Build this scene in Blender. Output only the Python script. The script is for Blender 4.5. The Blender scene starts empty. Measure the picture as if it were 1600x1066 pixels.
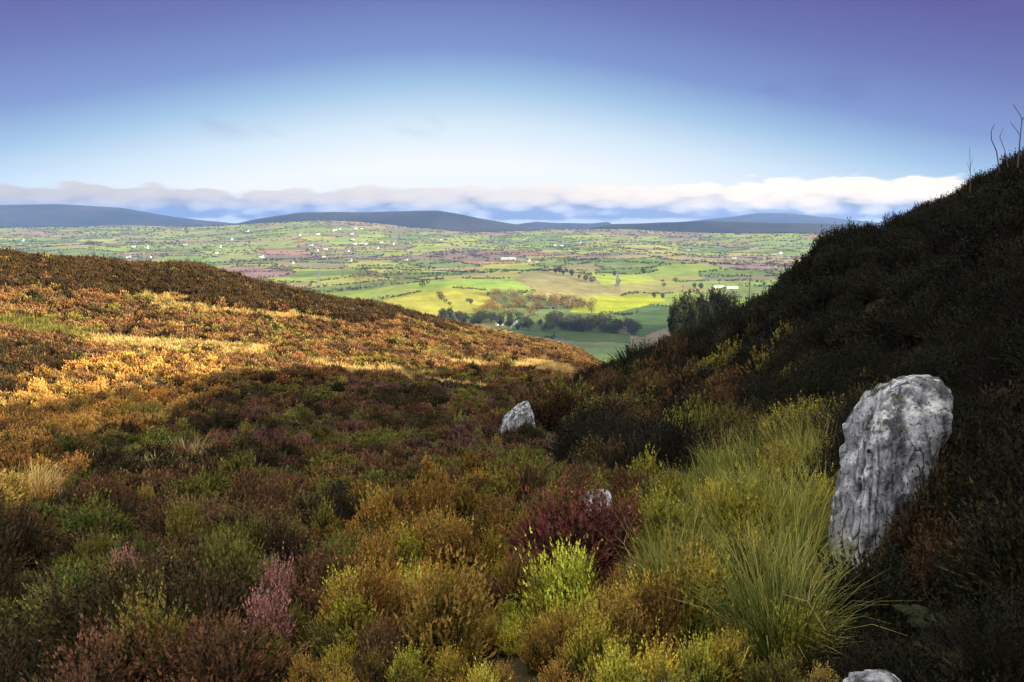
import bpy, math, random
import numpy as np
from mathutils import Vector, Matrix

# ------------------------------------------------------------------ camera, world, sun
scene = bpy.context.scene
C = scene.collection
F = 28.0 / 36.0 * 1600.0                       # focal length in photo pixels (1600 wide)
HOR = 342.0                                    # photo row of the horizon
TH = math.atan((533.0 - HOR) / F)              # camera looks down by this angle
cam_d = bpy.data.cameras.new('camera'); cam_d.lens = 28; cam_d.sensor_width = 36
cam_d.clip_start = 0.05; cam_d.clip_end = 80000
cam = bpy.data.objects.new('camera', cam_d); C.objects.link(cam)
cam.rotation_euler = (math.pi / 2 - TH, 0, 0)
scene.camera = cam

EXPO = 1.7                                      # the photograph is exposed for the shade
SUN_AZ, SUN_EL = math.radians(105), math.radians(16)   # azimuth clockwise from the view direction
SUN = Vector((math.sin(SUN_AZ) * math.cos(SUN_EL), math.cos(SUN_AZ) * math.cos(SUN_EL), math.sin(SUN_EL)))

world = bpy.data.worlds.new('World'); scene.world = world; world.use_nodes = True
wt = world.node_tree; wt.nodes.clear()
def WN(t, **k):
    n = wt.nodes.new(t)
    for a, b in k.items(): setattr(n, a, b)
    return n
def wm(op, a, b=None, c=None):
    n = WN('ShaderNodeMath', operation=op)
    for i, v in enumerate((a, b, c)):
        if v is None: continue
        if isinstance(v, (int, float)): n.inputs[i].default_value = v
        else: wt.links.new(v, n.inputs[i])
    return n.outputs[0]
def wramp(fac, stops):
    n = WN('ShaderNodeValToRGB'); cr = n.color_ramp
    while len(cr.elements) < len(stops): cr.elements.new(0.5)
    for e, (p, c) in zip(cr.elements, stops):
        e.position = p; e.color = (*c, 1)
    wt.links.new(fac, n.inputs[0]); return n.outputs[0]
def wmix(fac, a, b, bt='MIX'):
    n = WN('ShaderNodeMix', data_type='RGBA', blend_type=bt)
    for s, v in ((0, fac), (6, a), (7, b)):
        if isinstance(v, (int, float)): n.inputs[s].default_value = v
        elif isinstance(v, tuple): n.inputs[s].default_value = (*v, 1)
        else: wt.links.new(v, n.inputs[s])
    return n.outputs[2]
def wstep(x, a, b):
    n = WN('ShaderNodeMapRange', interpolation_type='SMOOTHSTEP')
    wt.links.new(x, n.inputs[0]); n.inputs[1].default_value = a; n.inputs[2].default_value = b
    return n.outputs[0]
tc = WN('ShaderNodeTexCoord')
sep = WN('ShaderNodeSeparateXYZ'); wt.links.new(tc.outputs['Generated'], sep.inputs[0])
el = wm('MULTIPLY', wm('ARCSINE', sep.outputs[2]), 180 / math.pi)
az = wm('MULTIPLY', wm('ARCTAN2', sep.outputs[0], sep.outputs[1]), 180 / math.pi)
# clear sky: the Nishita sky graded towards violet up to mid height, palest low down ahead
sky = WN('ShaderNodeTexSky', sky_type='NISHITA'); sky.sun_disc = False
sky.sun_elevation = SUN_EL; sky.sun_rotation = SUN_AZ; sky.air_density = 1.0; sky.dust_density = 0.6
azq = wm('SINE', wm('MULTIPLY', wm('ADD', az, 4), math.pi / 360))
azs = wm('SUBTRACT', wm('SQRT', wm('ADD', wm('MULTIPLY', azq, azq), 0.015)), 0.11)
e = wm('ADD', el, wm('MINIMUM', wm('MULTIPLY', azs, 33.0), 9.0))
grade = wramp(wm('DIVIDE', e, 40), [
    (0.0, (1.0, 1.0, 1.0)), (0.11, (0.98, 0.99, 1.0)), (0.175, (0.70, 0.83, 0.94)), (0.24, (0.36, 0.55, 0.78)),
    (0.295, (0.20, 0.30, 0.61)), (0.385, (0.135, 0.155, 0.44)), (0.47, (0.105, 0.085, 0.33)), (0.58, (0.10, 0.085, 0.31)), (0.74, (0.75, 0.75, 0.85)), (1.0, (2.4, 2.3, 2.1))])  # last stops brighten the unseen overhead sky to lift the shade
nish = wmix(1.0, sky.outputs[0], (0.20, 0.20, 0.20), 'MULTIPLY')
clear = wmix(0.06, grade, nish)
# cloud bank lying along the horizon, and a few thin dark wisps above it
comb = WN('ShaderNodeCombineXYZ')
wt.links.new(wm('MULTIPLY', az, 0.34), comb.inputs[0]); wt.links.new(wm('MULTIPLY', el, 1.0), comb.inputs[1])
nz = WN('ShaderNodeTexNoise'); nz.inputs['Scale'].default_value = 1.0; nz.inputs['Detail'].default_value = 6; nz.inputs['Roughness'].default_value = 0.6
nz.inputs['Distortion'].default_value = 0.35
wt.links.new(comb.outputs[0], nz.inputs['Vector'])
nb = WN('ShaderNodeTexNoise'); nb.inputs['Scale'].default_value = 0.45; nb.inputs['Detail'].default_value = 3
wt.links.new(comb.outputs[0], nb.inputs['Vector'])
vor = WN('ShaderNodeTexVoronoi', feature='SMOOTH_F1'); vor.inputs['Scale'].default_value = 1.35; vor.inputs['Smoothness'].default_value = 0.35
cdis = WN('ShaderNodeVectorMath', operation='ADD'); wt.links.new(comb.outputs[0], cdis.inputs[0]); nsc = WN('ShaderNodeVectorMath', operation='SCALE'); wt.links.new(nz.outputs['Color'], nsc.inputs[0]); nsc.inputs['Scale'].default_value = 0.5
wt.links.new(nsc.outputs[0], cdis.inputs[1]); wt.links.new(cdis.outputs[0], vor.inputs['Vector'])
puff = wm('SUBTRACT', 0.42, vor.outputs['Distance'])
n1 = wm('ADD', wm('MULTIPLY', wm('SUBTRACT', nz.outputs[0], 0.5), 0.7), wm('MULTIPLY', puff, 0.55)); n2 = wm('SUBTRACT', nb.outputs[0], 0.5)
side = wm('SINE', wm('MULTIPLY', wm('SUBTRACT', az, 5), math.pi / 180))
top = wm('ADD', wm('ADD', 2.5, wm('MULTIPLY', side, 0.7)), wm('ADD', wm('MULTIPLY', n1, 1.7), wm('MULTIPLY', n2, 2.2)))
up = wstep(wm('SUBTRACT', top, el), -0.05, 0.38)
bot = wm('ADD', -0.12, wm('ADD', wm('MULTIPLY', n1, 0.8), wm('MULTIPLY', n2, 1.2)))
low = wstep(wm('SUBTRACT', el, bot), -0.12, 0.25)
hb = wm('ADD', wm('SUBTRACT', el, 0.12), wm('MULTIPLY', n1, 2.6))
ccol = wramp(wm('MULTIPLY', hb, 0.4), [(0.0, (0.18, 0.22, 0.32)), (0.10, (0.30, 0.35, 0.45)), (0.22, (0.60, 0.63, 0.68)), (0.45, (0.86, 0.83, 0.80)), (1.0, (0.98, 0.95, 0.90))])
cshade = wramp(wm('ADD', 0.5, wm('MULTIPLY', side, 0.8)), [(0.0, (0.52, 0.55, 0.62)), (0.40, (0.78, 0.80, 0.85)), (0.68, (1.10, 1.06, 1.02))])
ccol = wmix(1.0, wmix(1.0, ccol, cshade, 'MULTIPLY'), (1.35, 1.2, 1.02), 'MULTIPLY')
cov = wm('MULTIPLY', up, low)
col = wmix(wm('MULTIPLY', cov, 0.95), clear, ccol)
under = wm('MULTIPLY', wm('SUBTRACT', 1.0, low), wstep(el, -3.0, 0.2))
col = wmix(wm('MULTIPLY', under, 0.75), col, (0.66, 0.70, 0.74))
cw = WN('ShaderNodeCombineXYZ')
wt.links.new(wm('MULTIPLY', az, 0.11), cw.inputs[0]); wt.links.new(wm('MULTIPLY', el, 0.28), cw.inputs[1]); cw.inputs[2].default_value = 4.3
nw = WN('ShaderNodeTexNoise'); nw.inputs['Scale'].default_value = 1.0; nw.inputs['Detail'].default_value = 5; nw.inputs['Distortion'].default_value = 0.4
wt.links.new(cw.outputs[0], nw.inputs['Vector'])
wis = wm('MULTIPLY', wstep(nw.outputs[0], 0.60, 0.78), wstep(el, 4.0, 8.0))
col = wmix(wm('MULTIPLY', wis, 0.35), col, (0.11, 0.14, 0.30))
bg = WN('ShaderNodeBackground'); bg.inputs[1].default_value = 2.0 ** -EXPO
wt.links.new(col, bg.inputs[0])
wo = WN('ShaderNodeOutputWorld'); wt.links.new(bg.outputs[0], wo.inputs[0])

sl = bpy.data.lights.new('sun', 'SUN'); sl.energy = 5.0; sl.angle = math.radians(0.5); sl.color = (1.0, 0.86, 0.66)
so = bpy.data.objects.new('sun', sl); C.objects.link(so)
so.rotation_euler = SUN.to_track_quat('Z', 'Y').to_euler()
vs = scene.view_settings
scene.display_settings.display_device = 'sRGB'
vs.view_transform = 'Standard'; vs.look = 'None'; vs.exposure = EXPO; vs.gamma = 1.0
cy = scene.cycles
cy.use_denoising = True; cy.use_adaptive_sampling = True; cy.adaptive_threshold = 0.02
cy.max_bounces = 6; cy.diffuse_bounces = 3; cy.glossy_bounces = 2; cy.transmission_bounces = 3; cy.volume_bounces = 0
cy.transparent_max_bounces = 4; cy.volume_max_steps = 64

# ------------------------------------------------------------------ maths helpers
rng = np.random.default_rng(7)
random.seed(7)
CT, ST = math.cos(TH), math.sin(TH)
def pix(px, py, Y):
    """a photo pixel at forward distance Y (metres) -> point"""
    u = (px - 800.0) / F; v = (533.0 - py) / F
    dy = CT + v * ST; dz = -ST + v * CT
    return np.array([u / dy * Y, Y, dz / dy * Y])
def proj(x, y, z):
    d = np.maximum(y * CT - z * ST, 1e-3); upv = y * ST + z * CT
    return 800 + F * x / d, 533 - F * upv / d, d
def sstep(x, a, b):
    t = np.clip((x - a) / (b - a), 0, 1); return t * t * (3 - 2 * t)
def _hash(ix, iy, seed):
    h = (ix.astype(np.int64) * 374761393 + iy.astype(np.int64) * 668265263 + seed * 1442695041) & 0xffffffff
    h = ((h ^ (h >> 13)) * 1274126177) & 0xffffffff
    return ((h ^ (h >> 16)) & 0xffff) / 65535.0
def vnoise(x, y, seed=0):
    x = np.asarray(x, float); y = np.asarray(y, float)
    ix = np.floor(x); iy = np.floor(y); fx = x - ix; fy = y - iy
    fx = fx * fx * (3 - 2 * fx); fy = fy * fy * (3 - 2 * fy)
    a = _hash(ix, iy, seed); b = _hash(ix + 1, iy, seed); c = _hash(ix, iy + 1, seed); d = _hash(ix + 1, iy + 1, seed)
    return (a * (1 - fx) + b * fx) * (1 - fy) + (c * (1 - fx) + d * fx) * fy
def fbm(x, y, seed=0, o=4):
    s = 0; amp = 0.5; t = 0
    for k in range(o):
        s = s + amp * vnoise(x * 2 ** k, y * 2 ** k, seed + k); t += amp; amp *= 0.5
    return s / t

# ------------------------------------------------------------------ terrain
BUMPS = []       # lowland bumps: x, y, sx, sy, height
def bump_px(px, Y, sx, sy, h): BUMPS.append(((px - 800) / F * Y, Y, sx, sy, h))
bump_px(700, 1500, 110, 130, 24)     # sunlit knoll
bump_px(840, 1720, 120, 120, 14)
bump_px(610, 1900, 140, 160, 10)
bump_px(1010, 2400, 200, 200, 16)
bump_px(545, 5200, 420, 700, 82)     # green rise with many houses
bump_px(425, 5600, 420, 700, 40)
bump_px(850, 5000, 420, 500, 38)
bump_px(1000, 5200, 420, 500, 30)
bump_px(1250, 4300, 330, 500, 46)
bump_px(60, 5200, 900, 600, 40)
bump_px(250, 6200, 900, 600, 30)
_r = np.random.default_rng(3)
for _ in range(70):
    Y = 1700 * math.exp(_r.uniform(0, 1.4)); BUMPS.append((_r.uniform(-.75, .6) * Y, Y, _r.uniform(90, 220), _r.uniform(90, 220), _r.uniform(3, 13)))
BUMPS.append((600, 880, 115, 170, 135))    # unseen mountain shoulder behind the near spur, added to shade the valley
BUMPS.append((900, 700, 260, 260, 110))
def z_far(x, y):
    x = np.asarray(x, float); y = np.asarray(y, float)
    r = np.hypot(x, y); a = np.degrees(np.arctan2(x, y))
    slope = 0.205 - 0.035 * sstep(a, 4, 16)
    apron = 2 - slope * r
    plain = -150 + 48 * sstep(r, 2200, 7200) + 4 * (fbm(x / 300, y / 300, 5) - 0.5)
    for bx, by, sx, sy, h in BUMPS:
        m = (np.abs(x - bx) < 3.3 * sx) & (np.abs(y - by) < 3.3 * sy)
        if m.any():
            plain = plain + np.where(m, h * np.exp(-0.5 * (((x - bx) / sx) ** 2 + ((y - by) / sy) ** 2)), 0)
    k = 10.0
    d = np.clip((apron - plain) / k, -40, 40)
    return plain + k * np.log1p(np.exp(d))

VEG = 0.36
CP = []
def cp(px, py, Y, veg=VEG):
    p = pix(px, py, Y); p[2] -= veg; CP.append(p)
for t in [ # foreground
    (0, 1066, 2.9), (0, 900, 4.9), (0, 800, 7.6), (0, 740, 11), (0, 680, 16), (0, 620, 26), (0, 560, 38), (0, 500, 55), (0, 450, 70), (0, 397, 88),
    (-300, 1066, 3.1), (-300, 700, 13), (-300, 560, 36), (-300, 375, 84),
    (200, 1066, 2.6), (200, 900, 4.5), (200, 800, 7.6), (200, 700, 14.5), (200, 640, 23), (200, 590, 33), (200, 530, 50), (200, 470, 75), (150, 408, 96),
    (300, 420, 104), (330, 590, 34), (450, 572, 43), (450, 457, 112), (450, 510, 78),
    (500, 1066, 2.4), (500, 900, 4.4), (500, 800, 7.8), (500, 700, 16), (500, 640, 26), (500, 590, 40), (500, 540, 62),
    (600, 484, 118), (600, 578, 50), (700, 505, 122), (700, 900, 4.5), (700, 800, 8.2), (700, 700, 18), (700, 640, 29), (700, 595, 46), (700, 560, 68), (700, 530, 95),
    (800, 527, 125), (800, 560, 82), (850, 575, 74), (915, 550, 128), (860, 560, 92), (800, 1066, 2.25), (800, 900, 4.1), (800, 800, 7.0), (800, 720, 13), (810, 650, 26),
    (1000, 1066, 2.15), (1000, 900, 3.7), (1000, 800, 5.6), (1000, 740, 8.4)]: cp(*t)
for t in [ # right-hand spur (tall scrub)
    (1000, 660, 14.5), (1000, 594, 27), (1000, 549, 39), (900, 655, 20), (900, 608, 34), (900, 585, 43), (840, 616, 43),
    (1100, 650, 12.5), (1100, 572, 24), (1100, 508, 36), (1200, 695, 8), (1200, 625, 14), (1200, 548, 22), (1200, 462, 33),
    (1300, 700, 6.2), (1300, 585, 11.5), (1300, 470, 20), (1300, 368, 31), (1400, 590, 8), (1400, 488, 13), (1400, 346, 27),
    (1500, 460, 11), (1500, 318, 19), (1600, 650, 5.2), (1600, 478, 8.0), (1600, 296, 13)]: cp(*t, 0.62 + (0.30 if t[2] > 10 else 0))
for t in [(1200, 1066, 2.1), (1200, 900, 3.5), (1200, 800, 4.8), (1400, 1066, 2.05), (1330, 900, 3.9), (1450, 800, 4.2), (1600, 1066, 1.95), (1600, 800, 3.4), (1500, 700, 4.9)]: cp(*t, 0.3)
for t in [(985, 600, 62), (980, 592, 92), (975, 580, 128), (1050, 590, 60), (1050, 582, 90), (1060, 572, 128), (1120, 560, 60), (1120, 556, 90), (1120, 548, 128), (1190, 530, 60), (1200, 520, 95), (1260, 480, 60), (1300, 470, 90), (940, 572, 128)]: cp(*t, .5)
CP.append(np.array([0, 0, -1.72])); CP.append(np.array([-2.5, -2, -1.9])); CP.append(np.array([3, -2, -1.1])); CP.append(np.array([0, -6, -1.6]))
CP.append(np.array([-8, -8, -3])); CP.append(np.array([8, -8, 0.6])); CP.append(np.array([-20, 0, -4.2])); CP.append(np.array([-40, 10, -5.0])); CP.append(np.array([-30, -30, -7]))
# the off-screen crest of the spur, which throws the shadow edge seen on the moor
def ridge(px, py, Y, s):
    p = pix(px, py, Y); p[2] -= VEG * 0.5
    q = p + np.array(SUN) * s / math.cos(SUN_EL); CP.append(q)
    k = q + np.array([9.0, -2, -2.2]); CP.append(k); CP.append(q + np.array([30.0, -6, -9])); return q
ridge(0, 775, 9.5, 29); ridge(200, 640, 23, 32); ridge(330, 592, 34, 32)
CP.append(np.array([22, -8, 4.6])); CP.append(np.array([22, -25, 3.0])); CP.append(np.array([10, -30, -3])); CP.append(np.array([0, -40, -7]))
for a in range(-180, 180, 12):
    for r in (195, 270):
        x, y = r * math.sin(math.radians(a)), r * math.cos(math.radians(a))
        CP.append(np.array([x, y, float(z_far(x, y))]))
CP = np.array(CP)
def warp(x, y):
    r = np.hypot(x, y) + 1e-9; k = np.log1p(r / 3.0) / r
    return np.stack([x * k, y * k], -1)
W = warp(CP[:, 0], CP[:, 1]); n = len(CP)
def phi(d2): return 0.5 * d2 * np.log(d2 + 1e-12)
D2 = ((W[:, None] - W[None]) ** 2).sum(-1)
K = phi(D2) + np.eye(n) * 2e-3
P = np.c_[np.ones(n), W]
A = np.block([[K, P], [P.T, np.zeros((3, 3))]])
sol = np.linalg.solve(A, np.r_[CP[:, 2], np.zeros(3)])
def z_tps(x, y):
    x = np.asarray(x, float).ravel(); y = np.asarray(y, float).ravel(); out = np.empty(len(x))
    for i in range(0, len(x), 60000):
        w = warp(x[i:i + 60000], y[i:i + 60000])
        d2 = ((w[:, None] - W[None]) ** 2).sum(-1)
        out[i:i + 60000] = phi(d2) @ sol[:n] + sol[n] + w @ sol[n + 1:]
    return out
def z_moor(x, y):
    x = np.asarray(x, float).ravel(); y = np.asarray(y, float).ravel()
    r = np.hypot(x, y)
    z = z_tps(x, y)
    z += 0.16 * (fbm(x / 1.6, y / 1.6, 11, 3) - 0.5) * sstep(r, 1, 4) + 0.7 * (fbm(x / 9, y / 9, 12, 2) - 0.5) * sstep(r, 12, 40)
    t = sstep(r, 215, 260)
    return z * (1 - t) + z_far(x, y) * t
def z_ground(x, y):
    x = np.atleast_1d(np.asarray(x, float)); y = np.atleast_1d(np.asarray(y, float))
    return np.where(np.hypot(x, y) < 260, z_moor(x, y), z_far(x, y))
def hit(px, py, y0, y1=16000, far=True):
    """where the sight line of a photo pixel meets the ground beyond forward distance y0"""
    Y = np.geomspace(y0, y1, 2600); d = pix(px, py, 1.0)
    g = z_far(d[0] * Y, Y) if far else z_moor(d[0] * Y, Y)
    below = np.nonzero(d[2] * Y < g)[0]
    i = below[0] if len(below) else len(Y) - 1
    return d[0] * Y[i], Y[i], float(g[i])

# ------------------------------------------------------------------ mesh + material helpers
def mesh_np(name, v, f, mat=None, smooth=False, attrs=None):
    v = np.ascontiguousarray(v, np.float32); f = np.ascontiguousarray(f, np.int32)
    me = bpy.data.meshes.new(name)
    me.vertices.add(len(v)); me.vertices.foreach_set('co', v.ravel())
    k = f.shape[1]
    me.loops.add(f.size); me.loops.foreach_set('vertex_index', f.ravel())
    me.polygons.add(len(f)); me.polygons.foreach_set('loop_start', np.arange(0, f.size, k, dtype=np.int32))
    me.polygons.foreach_set('loop_total', np.full(len(f), k, np.int32))
    for an, av in (attrs or {}).items():
        at = me.attributes.new(an, 'FLOAT_COLOR', 'POINT')
        at.data.foreach_set('color', np.c_[av, np.ones(len(av))].astype(np.float32).ravel())
    if mat: me.materials.append(mat)
    me.update(calc_edges=True)
    if smooth: me.polygons.foreach_set('use_smooth', np.ones(len(f), bool))
    return me
def add(name, me, parent=None, loc=None, kind=None, label=None, cat=None, group=None):
    o = bpy.data.objects.new(name, me); C.objects.link(o)
    if parent: o.parent = parent
    if loc is not None: o.location = loc
    if kind: o['kind'] = kind
    if label: o['label'] = label
    if cat: o['category'] = cat
    if group: o['group'] = group
    return o
def material(name, rough=0.9, spec=0.2):
    m = bpy.data.materials.new(name); m.use_nodes = True
    b = m.node_tree.nodes['Principled BSDF']; b.inputs['Roughness'].default_value = rough
    b.inputs['Specular IOR Level'].default_value = spec
    return m, m.node_tree, b
class G:
    """small node-graph helper for one material"""
    def __init__(s, nt): s.nt = nt
    def n(s, t, **k):
        x = s.nt.nodes.new(t)
        for a, b in k.items(): setattr(x, a, b)
        return x
    def put(s, sock, v):
        if isinstance(v, (int, float)): sock.default_value = v
        elif isinstance(v, tuple): sock.default_value = (*v, 1) if len(sock.default_value) == 4 else v
        else: s.nt.links.new(v, sock)
    def math(s, op, a, b=0.0):
        x = s.n('ShaderNodeMath', operation=op); s.put(x.inputs[0], a); s.put(x.inputs[1], b); return x.outputs[0]
    def mix(s, f, a, b, bt='MIX'):
        x = s.n('ShaderNodeMix', data_type='RGBA', blend_type=bt); s.put(x.inputs[0], f); s.put(x.inputs[6], a); s.put(x.inputs[7], b); return x.outputs[2]
    def step(s, v, a, b, lo=0.0, hi=1.0):
        x = s.n('ShaderNodeMapRange'); s.put(x.inputs[0], v); x.inputs[1].default_value = a; x.inputs[2].default_value = b
        x.inputs[3].default_value = lo; x.inputs[4].default_value = hi; return x.outputs[0]
    def noise(s, scale, detail=4, rough=0.55, vec=None, dist=0.0):
        x = s.n('ShaderNodeTexNoise'); x.inputs['Scale'].default_value = scale; x.inputs['Detail'].default_value = detail
        x.inputs['Roughness'].default_value = rough; x.inputs['Distortion'].default_value = dist
        if vec is None: vec = s.obj()
        s.nt.links.new(vec, x.inputs['Vector']); return x.outputs[0]
    def obj(s): return s.n('ShaderNodeTexCoord').outputs['Object']
    def attr(s, name, typ='GEOMETRY'):
        return s.n('ShaderNodeAttribute', attribute_name=name, attribute_type=typ)
    def bump(s, h, strength, dist, bsdf):
        x = s.n('ShaderNodeBump'); x.inputs['Strength'].default_value = strength; x.inputs['Distance'].default_value = dist
        s.put(x.inputs['Height'], h); s.nt.links.new(x.outputs[0], bsdf.inputs['Normal'])

def foliage_mat(name, transl=0.25):
    m, nt, b = material(name, 0.75, 0.15); g = G(nt)
    t = g.attr('tint', 'INSTANCER').outputs['Color']; p = g.attr('tip', 'INSTANCER').outputs['Color']
    lf = g.n('ShaderNodeSeparateColor'); nt.links.new(g.attr('lf').outputs['Color'], lf.inputs[0])
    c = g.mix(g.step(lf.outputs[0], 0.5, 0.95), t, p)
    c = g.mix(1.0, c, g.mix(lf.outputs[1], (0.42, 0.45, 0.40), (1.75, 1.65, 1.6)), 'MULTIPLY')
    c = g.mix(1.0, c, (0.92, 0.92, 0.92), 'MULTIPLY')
    nt.links.new(c, b.inputs['Base Color'])
    tr = g.n('ShaderNodeBsdfTranslucent'); nt.links.new(c, tr.inputs[0])
    mx = g.n('ShaderNodeMixShader'); mx.inputs[0].default_value = transl
    out = nt.nodes['Material Output']
    nt.links.new(b.outputs[0], mx.inputs[1]); nt.links.new(tr.outputs[0], mx.inputs[2]); nt.links.new(mx.outputs[0], out.inputs[0])
    return m
M_FOL = foliage_mat('foliage', 0.10); M_GRASS = foliage_mat('grass_blade', 0.18)
def plain_mat(name, c, rough=0.9, var=0.3, scale=3.0):
    m, nt, b = material(name, rough); g = G(nt)
    nz = g.noise(scale, 5)
    nt.links.new(g.mix(nz, tuple(v * (1 - var) for v in c), tuple(v * (1 + var) for v in c)), b.inputs['Base Color'])
    return m
M_WOOD = plain_mat('heather_wood', (0.035, 0.025, 0.018), 0.9, 0.4, 20)
M_BARK = plain_mat('bark', (0.07, 0.055, 0.042), 0.9, 0.4, 3)
M_TWIG = plain_mat('bare_twig', (0.11, 0.085, 0.075), 0.9, 0.3, 20)
M_WALL = plain_mat('white_render', (0.80, 0.78, 0.74), 0.8, 0.05, 0.5)
M_SLATE = plain_mat('slate_roof', (0.10, 0.105, 0.12), 0.7, 0.25, 1.0)
M_TIN = plain_mat('pale_shed_roof', (0.42, 0.43, 0.42), 0.5, 0.1, 0.5)
M_GLASS = plain_mat('dark_window', (0.03, 0.035, 0.04), 0.15, 0.1, 1.0)
M_STEEL = plain_mat('galvanised_steel', (0.16, 0.165, 0.17), 0.5, 0.15, 1.0)
M_TIMBER = plain_mat('dark_timber', (0.06, 0.05, 0.04), 0.8, 0.2, 1.0)

# ground of the moor: peat, moss and litter between the plants
M_MOOR, nt, b = material('moor_ground', 0.95, 0.1); g = G(nt)
c = g.mix(g.step(g.noise(0.9, 5), 0.35, 0.65), (0.028, 0.02, 0.013), (0.05, 0.042, 0.018))
c = g.mix(g.step(g.noise(0.25, 4), 0.52, 0.7), c, (0.035, 0.038, 0.013))
nt.links.new(c, b.inputs['Base Color']); g.bump(g.noise(6, 6, 0.7), 0.6, 0.1, b)
# farmland: colour of each field as an attribute, grass mottling on top
M_FIELD, nt, b = material('field_grass', 0.95, 0.1); g = G(nt)
fc = g.attr('fcol').outputs['Color']
c = g.mix(1.0, fc, g.mix(g.step(g.noise(0.02, 8, 0.72), 0.32, 0.68), (0.58, 0.60, 0.60), (1.40, 1.32, 1.30)), 'MULTIPLY')
c = g.mix(1.0, c, (0.9, 0.88, 0.9), 'MULTIPLY')
nt.links.new(c, b.inputs['Base Color'])
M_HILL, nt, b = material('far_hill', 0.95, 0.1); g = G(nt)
c = g.mix(g.step(g.noise(0.0012, 8, 0.65), 0.35, 0.65), (0.007, 0.010, 0.010), (0.036, 0.032, 0.022))  # dark moor tones, kept low to stand in for cloud shadow
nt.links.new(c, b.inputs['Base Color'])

# ------------------------------------------------------------------ the moor sheet
def az_grid(fine, step_fine, step_coarse):
    a = np.arange(-fine, fine + 1e-6, step_fine)
    return np.r_[a, np.arange(fine + step_coarse, 360 - fine - 1e-6, step_coarse)]
def ring_mesh(name, A_, R_, zf, mat):
    a = np.radians(A_)
    X = R_[:, None] * np.sin(a)[None]; Y = R_[:, None] * np.cos(a)[None]
    Z = zf(X.ravel(), Y.ravel())
    v = np.c_[X.ravel(), Y.ravel(), Z]
    nr, na = len(R_), len(a)
    i = np.arange(nr - 1)[:, None] * na; j = np.arange(na)[None]; k = (j + 1) % na
    f = np.stack([i + j, i + k, i + na + k, i + na + j], -1).reshape(-1, 4)[:, ::-1]
    return v, f
A_m = az_grid(44, 0.22, 4)
R_m = np.r_[0.02, np.geomspace(0.5, 300, 300)]
v, f = ring_mesh('moorland', A_m, R_m, lambda x, y: np.where(np.hypot(x, y) < 275, z_moor(x, y), z_far(x, y) - 0.5 * np.clip(np.hypot(x, y) - 275, 0, 99)), M_MOOR)
moor = add('moorland', mesh_np('moorland', v, f, M_MOOR, True), kind='structure', label='heather moorland hillside falling into a gully')

# ------------------------------------------------------------------ farmland: patchwork of fields
CA, SA = math.cos(0.35), math.sin(0.35)
def field_grid(x, y):
    r = np.hypot(x, y)
    return (x * CA + y * SA + 60 * (fbm(x / 500, y / 500, 21, 2) - .5)), (-x * SA + y * CA + 80 * (fbm(x / 600, y / 600, 22, 2) - .5))
CW, CH = 185.0, 140.0
def field_lookup(x, y):
    u, w = field_grid(x, y); gi = np.floor(u / CW); gj = np.floor(w / CH)
    d1 = np.full(x.shape, 1e9); d2 = np.full(x.shape, 1e9); bi = np.zeros(x.shape); bj = np.zeros(x.shape); ei = np.zeros(x.shape); ej = np.zeros(x.shape)
    for di in (-1, 0, 1):
        for dj in (-1, 0, 1):
            ci, cj = gi + di, gj + dj
            su = (ci + 0.12 + 0.76 * _hash(ci, cj, 31)) * CW; sw = (cj + 0.12 + 0.76 * _hash(ci, cj, 32)) * CH
            dd = (np.abs((u - su) / CW) ** 3 + np.abs((w - sw) / CH) ** 3) ** (1 / 3)
            n_ = dd < d1
            s_ = ~n_ & (dd < d2); ei = np.where(n_, bi, np.where(s_, ci, ei)); ej = np.where(n_, bj, np.where(s_, cj, ej))
            d2 = np.where(n_, d1, np.minimum(d2, dd)); bi = np.where(n_, ci, bi); bj = np.where(n_, cj, bj); d1 = np.where(n_, dd, d1)
    return bi.astype(int), bj.astype(int), (d2 - d1) * 130, ei.astype(int), ej.astype(int)
A_f = az_grid(40, 0.115, 5)
R_f = np.geomspace(255, 15500, 460)
v, f = ring_mesh('farmland', A_f, R_f, z_far, M_FIELD)
cen = v[f].mean(1)
bi, bj, _, _, _ = field_lookup(cen[:, 0], cen[:, 1])
fid = (bi + 1000) * 4000 + (bj + 1000)
cpx, cpy, _ = proj(cen[:, 0], cen[:, 1], cen[:, 2])
def inside(px, py, poly):
    c_ = np.zeros(px.shape, bool); n_ = len(poly)
    for k in range(n_):
        x0, y0 = poly[k]; x1, y1 = poly[(k + 1) % n_]
        c_ ^= ((y0 > py) != (y1 > py)) & (px < (x1 - x0) * (py - y0) / (y1 - y0 + 1e-9) + x0)
    return c_
OWN = [ # fields drawn after the photograph: outline on the ground, colour
    ([(902, 470), (930, 464), (1030, 462), (1040, 470), (1000, 480), (950, 490), (890, 488)], (0.235, 0.285, 0.012)),
    ([(618, 470), (660, 456), (720, 456), (765, 464), (790, 480), (740, 490), (640, 490), (610, 482)], (0.26, 0.265, 0.035)),
    ([(975, 494), (1040, 482), (1060, 490), (1040, 512), (1000, 528), (980, 520)], (0.045, 0.085, 0.025)),  # this field and the next: valley shade put into the green
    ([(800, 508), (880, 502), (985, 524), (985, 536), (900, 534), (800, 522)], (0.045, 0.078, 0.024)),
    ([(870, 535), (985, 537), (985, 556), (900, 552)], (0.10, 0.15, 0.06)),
    ([(930, 432), (1010, 428), (1025, 440), (940, 446)], (0.21, 0.27, 0.035)), ([(640, 446), (730, 438), (745, 446), (650, 456)], (0.17, 0.25, 0.035)),
    ([(780, 494), (812, 494), (812, 498), (780, 498)], (0.12, 0.2, 0.04))]
okz = np.hypot(cen[:, 0], cen[:, 1]) > 650
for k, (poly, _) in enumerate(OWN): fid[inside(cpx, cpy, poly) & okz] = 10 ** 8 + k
uf, inv = np.unique(fid, return_inverse=True)
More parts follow.
